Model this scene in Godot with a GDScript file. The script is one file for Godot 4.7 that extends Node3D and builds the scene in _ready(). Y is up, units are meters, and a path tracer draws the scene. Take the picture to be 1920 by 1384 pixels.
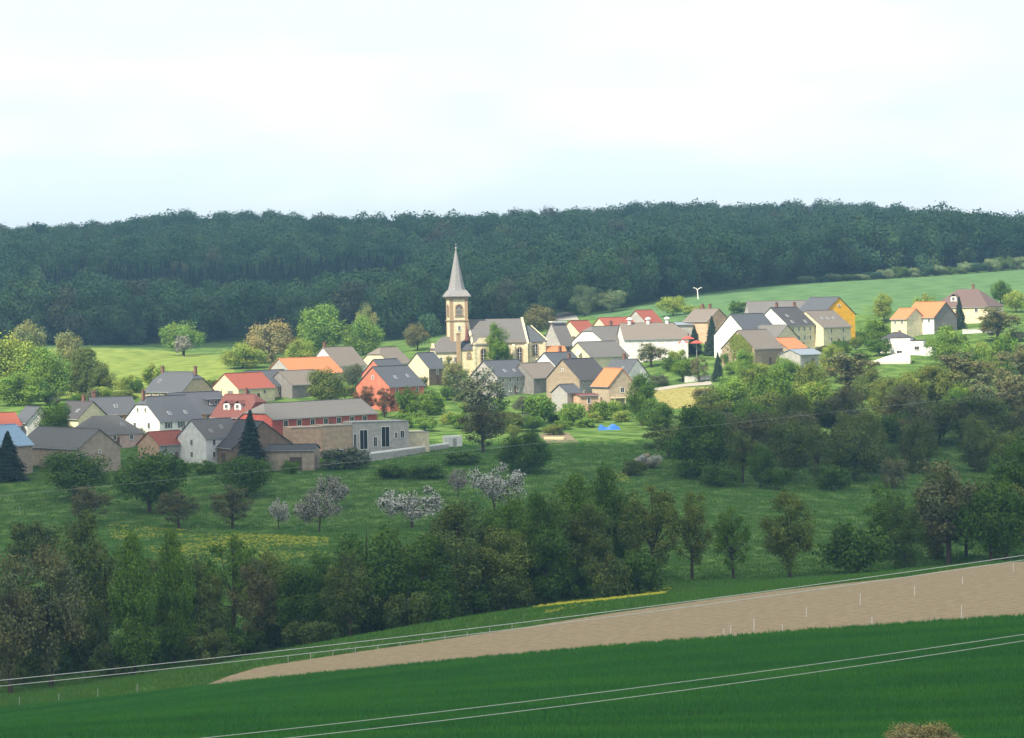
extends Node3D

const CAM_FOV := 13.75564
const CAM_PITCH := 0.023004
const CAM_ROLL := 0.017453
# rolling land: a thin plate spline through surveyed heights
const TA := 5.586516
const TB := -0.848387
const TC := 0.351616
const TX := [-1.0874, -0.8648, -0.7418, -0.4976, -0.3280, -0.1700, -0.8434, -0.7327, -1.0634, -1.2566, -0.7576, -0.5979, -0.9256, -0.3821, -0.2798, -0.2661, -0.5109, -0.4036, -0.1642, -0.0168, 0.0991, -0.0168, 0.2072, 0.3012, 0.2485, 0.0930, 0.1724, 0.4548, 0.3849, 0.4579, 0.5442, 0.6214, 0.6980, 0.9664, 1.1175, 1.1682, 1.0552, 1.2876, 1.5037, 1.1992, 0.1861, 0.3279, 0.5102, 0.6615, 0.4448, 0.7982, 1.2231, 1.6697, 2.1608, 0.8828, 1.2298, 1.7239, 2.6295, 2.1101, -1.3137, -1.1072, -1.6021, -1.0531, -1.1046, -1.2572, -1.2090, -0.8032, -0.5862, -2.0395, -1.5203, -0.8554, -0.4315, -0.1208, 0.1635, -2.3584, -1.6469, -2.6689, -1.2744, 0.1201, 1.5149, 2.6298, -3.3323, -2.6355, -2.0418, -1.5883, -0.8932, -0.4415, -0.0216, 0.8415, 1.6189, 2.3119, 2.6819, 3.2208, 4.1567, -4.3779, -4.1671, 0.0142, 4.1940, 0.0194, -7.0539, 6.9697, -0.0049, -0.4282, 0.3563, -0.6652, -0.3903, -0.0056, 0.5487, 0.2547, 0.6993, -0.0056, 0.3129, -0.2823, -0.7259, -0.5057, -0.2837, -0.0537, 0.1059, 0.2791, 0.4236, 0.7349, 0.9650, -0.8422, -0.5041, -0.7411, -0.3857, -0.9506, -1.2074, -0.1700, 0.0370, 0.5605, 0.4946, 0.7555, 0.2145, 0.9627, 1.2890, 0.3454, 1.1697, 0.7704, 0.5313, 1.4419, 1.0218, -0.0731, -1.4205, -0.6004, 0.0000, 0.0000, 0.0000, 0.4000, -0.4000, 0.8000, -0.8000, 0.0000, 1.5000, -1.5000, 1.0000, -1.0000, 0.0000, 0.4000, -0.4000]
const TZ := [6.9000, 6.9500, 7.0500, 6.9000, 7.1500, 7.3500, 7.6500, 7.9000, 7.7000, 7.6500, 8.5000, 8.5500, 8.5500, 8.3800, 8.3800, 8.9500, 9.1500, 9.4500, 9.4000, 9.4000, 9.5000, 8.7000, 8.5500, 8.4800, 8.0000, 7.8500, 7.2000, 9.0000, 8.8500, 8.5000, 9.4500, 9.2500, 8.9000, 9.5500, 9.8500, 9.0500, 8.9000, 9.5800, 9.9000, 8.6000, 9.6500, 9.8500, 10.4000, 11.1000, 11.5000, 12.3000, 12.7000, 12.9000, 13.1500, 10.3000, 10.2000, 10.5000, 13.2000, 10.6000, 9.3000, 9.2000, 11.5000, 11.2000, 9.6000, 8.0000, 8.5500, 9.6000, 9.9000, 12.2000, 12.3000, 12.3000, 11.3000, 11.8000, 11.5000, 12.2000, 8.5000, 16.0000, 16.0000, 16.0000, 16.0000, 16.0000, 20.0000, 20.0000, 20.0000, 20.0000, 20.0000, 20.0000, 20.0000, 19.8000, 19.6000, 19.4000, 19.4000, 19.2000, 19.2000, 20.0000, 25.0000, 25.0000, 25.0000, 35.0000, 35.0000, 35.0000, 2.3000, 2.5200, 2.1500, 3.9200, 3.7200, 3.5000, 3.3000, 3.3800, 4.2000, 4.0800, 4.1400, 3.9500, 4.2800, 4.3200, 4.4000, 4.5200, 4.5800, 4.8000, 4.9200, 5.0500, 5.1000, 4.3000, 5.6000, 6.2000, 6.0500, 6.3000, 6.5000, 5.9000, 6.0000, 6.0000, 6.5000, 6.6000, 6.6000, 6.6000, 6.8000, 6.9000, 8.0000, 8.2000, 7.8500, 8.8000, 8.5000, 6.6000, 7.0000, 6.7000, 0.0000, 0.3000, 1.0000, 1.0000, 1.0000, 0.0000, 0.0000, -1.2000, -1.2000, -1.2000, 1.0000, 1.0000, 1.7000, 1.7000, 1.7000]
const TW := [5.705975, -3.446493, 0.487310, -4.486218, -3.709995, 3.466813, -3.961238, 2.038130, -0.216246, 0.306038, -18.615129, 10.269398, 11.378011, -0.625044, -3.335092, 9.971514, 0.103629, 4.525424, 0.700999, -0.578522, -43.124157, -15.390516, 33.136759, -31.877341, 1.148917, -0.627856, -3.477776, 9.389943, -5.792872, 6.179025, -7.976062, 13.948991, -4.527726, -15.218579, -27.898459, 13.767734, -7.897169, 23.103193, -1.098439, 19.440987, 36.997333, 3.375107, -5.603889, -3.452232, 4.811161, 1.090192, 1.200144, -1.517765, -2.039530, 11.889089, 10.633110, -5.633168, 2.375570, 2.423664, 3.512977, -2.579394, 3.528218, -2.900036, -0.780984, 8.596932, -3.581112, 0.133527, -1.641325, 0.225051, -1.935532, 0.091546, 0.592478, -4.387221, 0.189979, 0.130553, -3.502015, -0.102411, 0.369683, -0.974328, 0.751706, 0.080232, 2.386799, -6.826849, 0.952805, 8.706867, 6.182522, -28.382397, 19.052772, -3.645751, -1.897149, 16.365690, -6.454897, -7.960627, 1.577794, 0.052179, -0.153296, -0.062304, -0.003363, 0.063559, -0.010888, -0.006834, 0.153003, 5.120685, -6.705221, 0.181331, -10.307662, 0.154605, -0.455695, -0.116496, 5.396059, 7.307781, -3.460056, 13.156387, -0.029111, -4.985270, -8.702828, 6.159652, -7.316127, 9.500843, -9.799755, 0.727787, -2.268226, -1.336841, 9.339078, -4.413715, -13.872169, 7.767534, -6.872799, 0.165187, 5.500490, 2.090952, 0.769061, -1.039926, -12.328594, -4.510088, 1.484600, 10.335982, -3.634343, 3.376142, -0.157246, -18.185128, -5.017389, 12.123541, -0.436224, 4.961665, 6.218419, -7.055595, 3.265508, -3.564894, -1.466581, 3.427429, 5.565684, -2.889232, -0.534905, -0.236716, -0.877299, -3.252209, 4.103726, 4.264501, -4.281094]
const LAND := [
	["wheat_field", "wheat_soil", [-41.02, -205, 37.13, -190, 61.13, -312, 54.75, -329.32, 38.27, -331.13, 19.85, -333.11, -0.56, -338.67, -12.63, -344.79, -21.2, -351.72, -30.97, -361.59, -38.7, -368.86, -47.1, -373.96, -65.35, -385.04, -74.75, -391.9], 6, 0.05, 1, 0.25],
	["ploughed_field", "soil", [-38.7, -368.86, -30.97, -361.59, -21.2, -351.72, -12.63, -344.79, -0.56, -338.67, 19.85, -333.11, 38.27, -331.13, 54.75, -329.32, 61.13, -312, 84.37, -430, 69.86, -424, 51.08, -399, 33.76, -392.35, 19.54, -382.78, -0.56, -373.93, -11.03, -373.73, -22.7, -377.34, -32.6, -380.91, -35.62, -377.54], 5, 0.06, 1, 0.35],
	["meadow", "meadow_light", [-143.45, -903.65, -177.69, -1133.57, -160.53, -1152.35, -131.04, -1140.23, -100.21, -1085.74, -84.94, -936.82, -91.5, -873.61, -103.11, -855.92, -125.43, -855.4], 9, 0.08, 1, 0],
	["cereal_field", "field_blue", [26.4, -1150.06, 44.48, -1150, 79.69, -1228, 122.12, -1268, 166.72, -1288, 220.16, -1312, 262.55, -1318, 211.01, -1060, 175.64, -1047.56, 148.57, -1037.13, 122.58, -1016.83, 97.1, -1028.32, 79.65, -1034.49, 52.49, -1033.22, 32.72, -1094.06], 10, 0.08, 1, 0],
	["lawn", "lawn", [39.63, -870.04, 42.65, -875.62, 56.06, -870.39, 55.85, -834.55, 41.43, -837.56], 5, 0.08, 1, 0],
	["path", "gravel", [40.37, -875.84, 48.67, -879.23, 57.05, -880.59, 57.2, -873.72, 48.69, -874.33, 40.87, -870.45], 5, 0.14, 1, 0],
	["lane", "gravel", [15.22, -1140.85, 18.6, -1229.28, 24.89, -1222.43, 24.62, -1116.02], 8, 0.1, 1, 0],
	["yard", "dirt", [6.53, -781.81, 14.07, -784, 16.11, -753.18, 8.19, -750.3], 4, 0.08, 1, 0]]
const HOUSES := [
	["shed", "low shed with a pale blue metal roof at the left edge of village", -116.36, 33.597, -688, 52, 11.687, 11, 4.297, "tan", "bluemetal", {}, "shed"],
	["house", "small house with red tiled roof at the left edge, above the blue-roofed shed", -125.997, 34.213, -750, 30, 7.85, 9, 2.812, "white", "redtile", {"win": [["F", 3, 1, 0.9, 1.1]]}, "house"],
	["cottage", "narrow white cottage with grey roof beside the round dark tree at left", -118.222, 35.507, -754, -58, 8.432, 7, 3.5, "white", "slate", {"win": [["R", 1, 1, 0.8, 1]]}, "house"],
	["barn", "long tan barn with weathered grey roof, its wide blank gable facing right", -101.801, 32.235, -700, -50, 26.195, 11, 3.996, "tan", "greyslate", {"win": [["R", 1, 1, 0.7, 0.6]], "dark": 1}, "barn"],
	["house", "pale pink house with a hipped grey roof behind the long tan barn", -98.515, 33.537, -738, 35, 15.31, 10, 3.906, "pink", "greyslate", {"hip": [1, 1], "win": [["F", 3, 2, 0.9, 1.2], ["L", 1, 1, 0.8, 1.1]], "sky": [[0.5, 0.6]]}, "house"],
	["house", "peach gabled house with a short red roof and grey side wall", -81.336, 30.626, -712, 48, 9.645, 7.5, 2.725, "peach", "redtile", {"side": "greywall"}, "house"],
	["house", "white house with clipped half-hip gable, slate roof and dark window shutters", -87.005, 37.34, -762, 48, 14.342, 13, 5.65, "white", "slate", {"hip": [0.3, 0], "chim": [-0.98], "win": [["F", 3, 2, 1, 1.4, "shut"], ["L", 2, 2, 1, 1.5], ["LA", 2, 1, 0.8, 1]], "sky": [[-0.4, 0.75], [0.5, 0.75]]}, "house"],
	["house", "ochre house with slate roof and dark box dormer of three white windows", -82.261, 37.394, -788, 42, 16.265, 12, 5.035, "ochre", "slate", {"dorm": [[0.62, 3]], "win": [["F", 3, 1, 1, 1.2]]}, "house"],
	["house", "low ochre house with slate roof left of the white half-hip house", -102.003, 36.887, -776, 24, 10.957, 10, 3.906, "ochre", "slate", {"chim": [-0.9], "win": [["F", 4, 1, 0.9, 1]], "sky": [[0.1, 0.6]]}, "house"],
	["house", "dark slate-roofed house behind the round dark tree, chimney on its roof", -108.464, 36.218, -767, -40, 9.424, 10, 3.906, "cream", "darkslate", {"chim": [0.3], "sky": [[0.6, 0.6]]}, "house"],
	["farmhouse", "slate-roofed farmhouse with a chimney at each ridge end below the bright meadow", -92.622, 41.319, -850, -38, 14.433, 12, 5.035, "tanlight", "slate", {"hip": [0.35, 0.35], "chim": [-0.95, 0.95], "win": [["F", 4, 1, 0.9, 1.1], ["R", 1, 1, 0.8, 1]], "sky": [[-0.75, 0.5]]}, "house"],
	["house", "cream gabled house with a bright red tiled roof in the upper left village", -75.376, 40.576, -856, 48, 13.825, 11, 3.996, "cream", "redtile", {"win": [["L", 2, 1, 0.9, 1.3, "shut"], ["F", 2, 1, 0.9, 1.2]]}, "house"],
	["house", "cream house with blue slate roof joined right of the red-roofed cream house", -70.214, 40.952, -868, 48, 14.923, 11, 3.996, "cream", "slate", {"win": [["F", 5, 1, 0.8, 1.4]]}, "house"],
	["barn", "weathered grey barn joined to the row of cream houses, dark side wall", -61.276, 40.749, -870, 46, 13.535, 11, 3.71, "greydark", "brownslate", {"dark": 1}, "barn"],
	["house", "dark red brick house with maroon roof and white dormers beside the tall spruce", -69.23, 36.711, -785, -35, 11.452, 12, 5.402, "brickred", "maroon", {"hip": [0, 0.35], "chim": [0.2], "dorm": [[-0.4, 1], [0.4, 1]], "win": [["F", 3, 1, 0.9, 1.2], ["R", 2, 1, 0.9, 1.2]]}, "house"],
	["house", "white two-storey house with grey roof in the lower left village", -70.353, 33.293, -712, 46, 11.791, 10, 3.906, "white", "greyslate", {"win": [["F", 3, 2, 0.9, 1.3], ["L", 1, 2, 0.9, 1.3]], "sky": [[0.2, 0.5], [-0.6, 0.7]]}, "house"],
	["barn", "dark-roofed barn with a broad brown gable behind the tall spruce", -60.706, 32.91, -708, -66, 17.598, 15, 5.652, "brownstone", "darkslate", {"dark": 1}, "barn"],
	["outbuilding", "low tan outbuilding with a dark lean roof in front of the brown barn gable", -50.17, 27.831, -694, -6, 11.19, 7, 1.004, "tan", "darkslate", {"dark": 1}, "shed"],
	["school", "long school with grey slate roof and a row of windows in its red wall", -52.43, 34.636, -785, 50, 38.786, 12, 3.605, "darkred", "greyslate", {"hip": [0.6, 0], "win": [["F", 7, 1, 1.6, 1.5]], "chim": []}, "school"],
	["barn", "orange-tiled barn glowing below the tan and green trees", -61.189, 43.795, -901, 42, 18.597, 13, 4.384, "greywall", "orangetile", {"dark": 1}, "barn"],
	["house", "bright white gabled house with grey-brown roof behind the orange-tiled barn", -52.762, 46.413, -925, 46, 11.605, 13, 5.454, "white", "brownslate", {"chim": [-0.95], "win": [["LA", 1, 1, 0.7, 0.9]]}, "house"],
	["house", "pale cream house with clipped gable left of the church, behind the coral barn", -38.669, 45.848, -935, 50, 9.79, 13, 4.723, "cream", "brownslate", {"hip": [0.4, 0], "win": [["L", 2, 1, 0.8, 1.1]]}, "house"],
	["house", "coral red gabled house with a blue-grey slate roof in the village centre", -33.996, 41.882, -852, 50, 14.324, 12.5, 5.244, "coral", "slate", {"win": [["F", 3, 2, 0.9, 1.2], ["LA", 1, 1, 0.7, 0.9]], "sky": [[-0.3, 0.6], [0.6, 0.55]], "chim": []}, "house"],
	["house", "slate-roofed house whose dark peak shows just above the coral red house", -36.125, 43.457, -872, 50, 9.931, 9, 4.052, "coral", "slate", {}, "house"],
	["house", "small cream gabled house with slate roof just left of the church tower", -25.542, 44.569, -902, 48, 7.049, 9.5, 4.277, "cream", "slate", {"side": "brownstone", "win": [["F", 1, 1, 0.9, 1.4]]}, "house"],
	["house", "grey house with slate roof and two skylights in front of the church", -3.352, 42.3, -886, 44, 13.311, 11, 4.297, "greywall", "slate", {"win": [["F", 4, 2, 0.9, 1.3]], "sky": [[-0.35, 0.72], [0.35, 0.72]]}, "house"],
	["barn", "brown-roofed barn with dark open side right of the two-skylight house", 6.704, 41.268, -890, 44, 12.077, 11, 3.996, "greydark", "brownslate", {"dark": 1}, "barn"],
	["house", "white gabled house with slate roof behind the stone-gabled house", 13.654, 43.99, -905, 48, 12.259, 10, 4.195, "white", "slate", {"chim": [0.2]}, "house"],
	["house", "stone-gabled house with a large slate roof and grey front in village centre", 18.62, 42.77, -866, 50, 13.621, 12, 5.402, "stone", "darkslate", {"side": "greywall", "win": [["F", 4, 2, 0.8, 0.9], ["LA", 1, 1, 0.6, 0.8]], "chim": [-0.6], "sky": []}, "house"],
	["house", "small gabled house with bright orange roof side and tan front gable", 28.225, 40.201, -852, -62, 9.49, 8.5, 4.558, "tanlight", "orangetile", {"win": [["R", 1, 1, 1.3, 1.5]], "balc": 1}, "house"],
	["house", "white house with dark verges and slate roof, its gable facing right", 32.719, 42.019, -884, -46, 9.76, 10, 4.828, "white", "slate", {"hip": [0, 0], "chim": [-0.1], "sky": [[0.35, 0.55]]}, "house"],
	["shed", "small shed with white verge and grey roof below the stone-gabled house", 14.902, 36.254, -842, 44, 5.5, 6, 2.024, "greywall", "slate", {}, "shed"],
	["outbuilding", "narrow peach outbuilding with flat maroon roof below the stone-gabled house", 20.046, 33.644, -838, 20, 5.5, 5, 0.351, "peach", "maroon", {"win": [["F", 1, 1, 1, 1.6]]}, "shed"],
	["barn", "grey-roofed barn with two white satellite dishes on its gable", 25.619, 46.658, -925, 44, 16.138, 11, 4.297, "cream", "greyslate", {"dish": 2}, "barn"],
	["barn", "white curved-gable barn behind the barn with the satellite dishes", 30.621, 50.954, -958, 46, 19.907, 13, 4.384, "white", "greyslate", {"hip": [0.3, 0], "chim": [0.1]}, "barn"],
	["barn", "long white barn with brown-grey roof and round white ridge vents", 43.627, 51.792, -950, 7, 19.796, 15, 4.687, "white", "brownslate", {"hip": [0, 0.6], "vent": 3}, "barn"],
	["house", "steep grey-roofed house with flat white ridge cap right of the church", 14.703, 52.187, -964, 40, 5.5, 9, 6.672, "greywall", "greyslate", {"cap": 1}, "house"],
	["house", "house with a dull red roof right of the church choir", 21.486, 52.669, -974, 48, 8.627, 10, 4.502, "cream", "redtile", {}, "house"],
	["house", "house with red roof behind the white barn with ridge vents", 33.213, 53.422, -984, 35, 12.144, 11, 3.996, "cream", "redtile", {}, "house"],
	["house", "red-roofed house highest on the slope left of the yellow-green tree", 43.291, 55.596, -998, 50, 8.66, 11, 4.952, "greywall", "redtile", {}, "house"],
	["shed", "small shed with orange roof and white dish between church and barns", 13.315, 45.096, -946, 15, 5.804, 7, 2.361, "white", "orangetile", {"dish": 1}, "shed"],
	["house", "tall white house with steep sunlit gable facing left, slate roof", 72.371, 54.154, -940, 48, 16.161, 13, 6.277, "white", "slate", {"win": [], "sky": [[0.1, 0.7]]}, "house"],
	["barn", "ivy-covered stone barn with grey-brown roof in the right village", 71.179, 49.613, -905, 46, 13.171, 12.5, 5.244, "stone", "brownslate", {"ivy": 1, "win": [["L", 1, 1, 0.9, 1], ["LA", 1, 1, 0.7, 0.8]], "chim": []}, "barn"],
	["barn", "low barn with an orange roof joined right of the ivy-covered barn", 81.497, 46.939, -915, 46, 9.184, 11, 3.175, "tanlight", "orangetile", {}, "barn"],
	["lean_to", "lean-to with blue-grey metal roof right of the orange barn roof", 84.847, 43.825, -897, 44, 9.998, 8, 1.456, "greywall", "bluegrey", {}, "shed"],
	["house", "cream-gabled house with grey roof between the tall white and the long cream house", 80.32, 50.625, -934, -44, 9.958, 11, 3.996, "cream", "greyslate", {}, "house"],
	["house", "house with bright white gable and two-chimney slate roof in right village", 86.545, 55.789, -970, 46, 13.143, 14, 5.469, "white", "darkslate", {"chim": [-0.6, 0.9], "win": [["F", 4, 2, 0.8, 1.5]], "side": "cream", "sky": [[-0.5, 0.5], [-0.6, 0.85], [0.6, 0.85]]}, "house"],
	["house", "long cream house with brown roof and plain front beside the yellow gable", 98.491, 54.535, -978, 48, 14.776, 14, 5.086, "cream", "brownslate", {"win": [["F", 2, 2, 0.8, 1.4]], "sky": [[-0.5, 0.5], [0, 0.5], [0.5, 0.5]]}, "house"],
	["house", "tall house with vivid yellow gable at the right of village", 101.695, 58.747, -992, -58, 15.01, 13, 5.454, "yellow", "slate", {"win": [["RA", 1, 1, 0.9, 0.6]]}, "house"],
	["barn", "long grey-roofed barn at the top of village below the green field", 87.856, 57.765, -1012, 6, 19.865, 13, 4.723, "greywall", "greyslate", {}, "barn"],
	["house", "peach house with grey roof and brick chimney left of the tall white house", 62.987, 55.643, -985, -44, 10.025, 11, 3.71, "peach", "brownslate", {"chim": [0.3, -0.4], "win": [["R", 2, 1, 0.8, 1.1]]}, "house"],
	["shed", "low flat shed with pale grey roof beside the dark spruces", 55.537, 51.481, -985, 10, 5.928, 7, 0.617, "greywall", "bluegrey", {}, "shed"],
	["house", "white house with a bright orange roof and right gable coloured grey for shade", 131.956, 56.695, -962, -46, 11.587, 11.5, 4.492, "white", "orangetile", {"side2": "greydark", "win": [["F", 4, 1, 0.8, 1.1]]}, "house"],
	["house", "low annexe with orange roof left of the orange-roofed white house", 124.07, 54.836, -957, -46, 6.244, 9, 3.035, "cream", "orangetile", {"win": [["F", 2, 1, 0.8, 1.1]]}, "house"],
	["villa", "villa with a brown hipped roof at the right, behind the conifer", 148.678, 60.53, -995, -30, 18.97, 14, 5.469, "cream", "brownhip", {"hip": [1, 1], "win": [["F", 3, 1, 1.1, 1.3], ["R", 2, 1, 1.1, 1.3]], "chim": [0.2], "dorm": [[-0.4, 1]]}, "house"],
	["pavilion", "pavilion with dark pyramid roof behind the white terraced house", 115.334, 48.103, -915, -20, 9.096, 8, 2.127, "white", "darkslate", {"hip": [1, 1]}, "pavilion"]]
const CH := [Vector3(-5.164, 36.796, -945), 14.0, 53.835, 75.788, 60.801]
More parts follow.
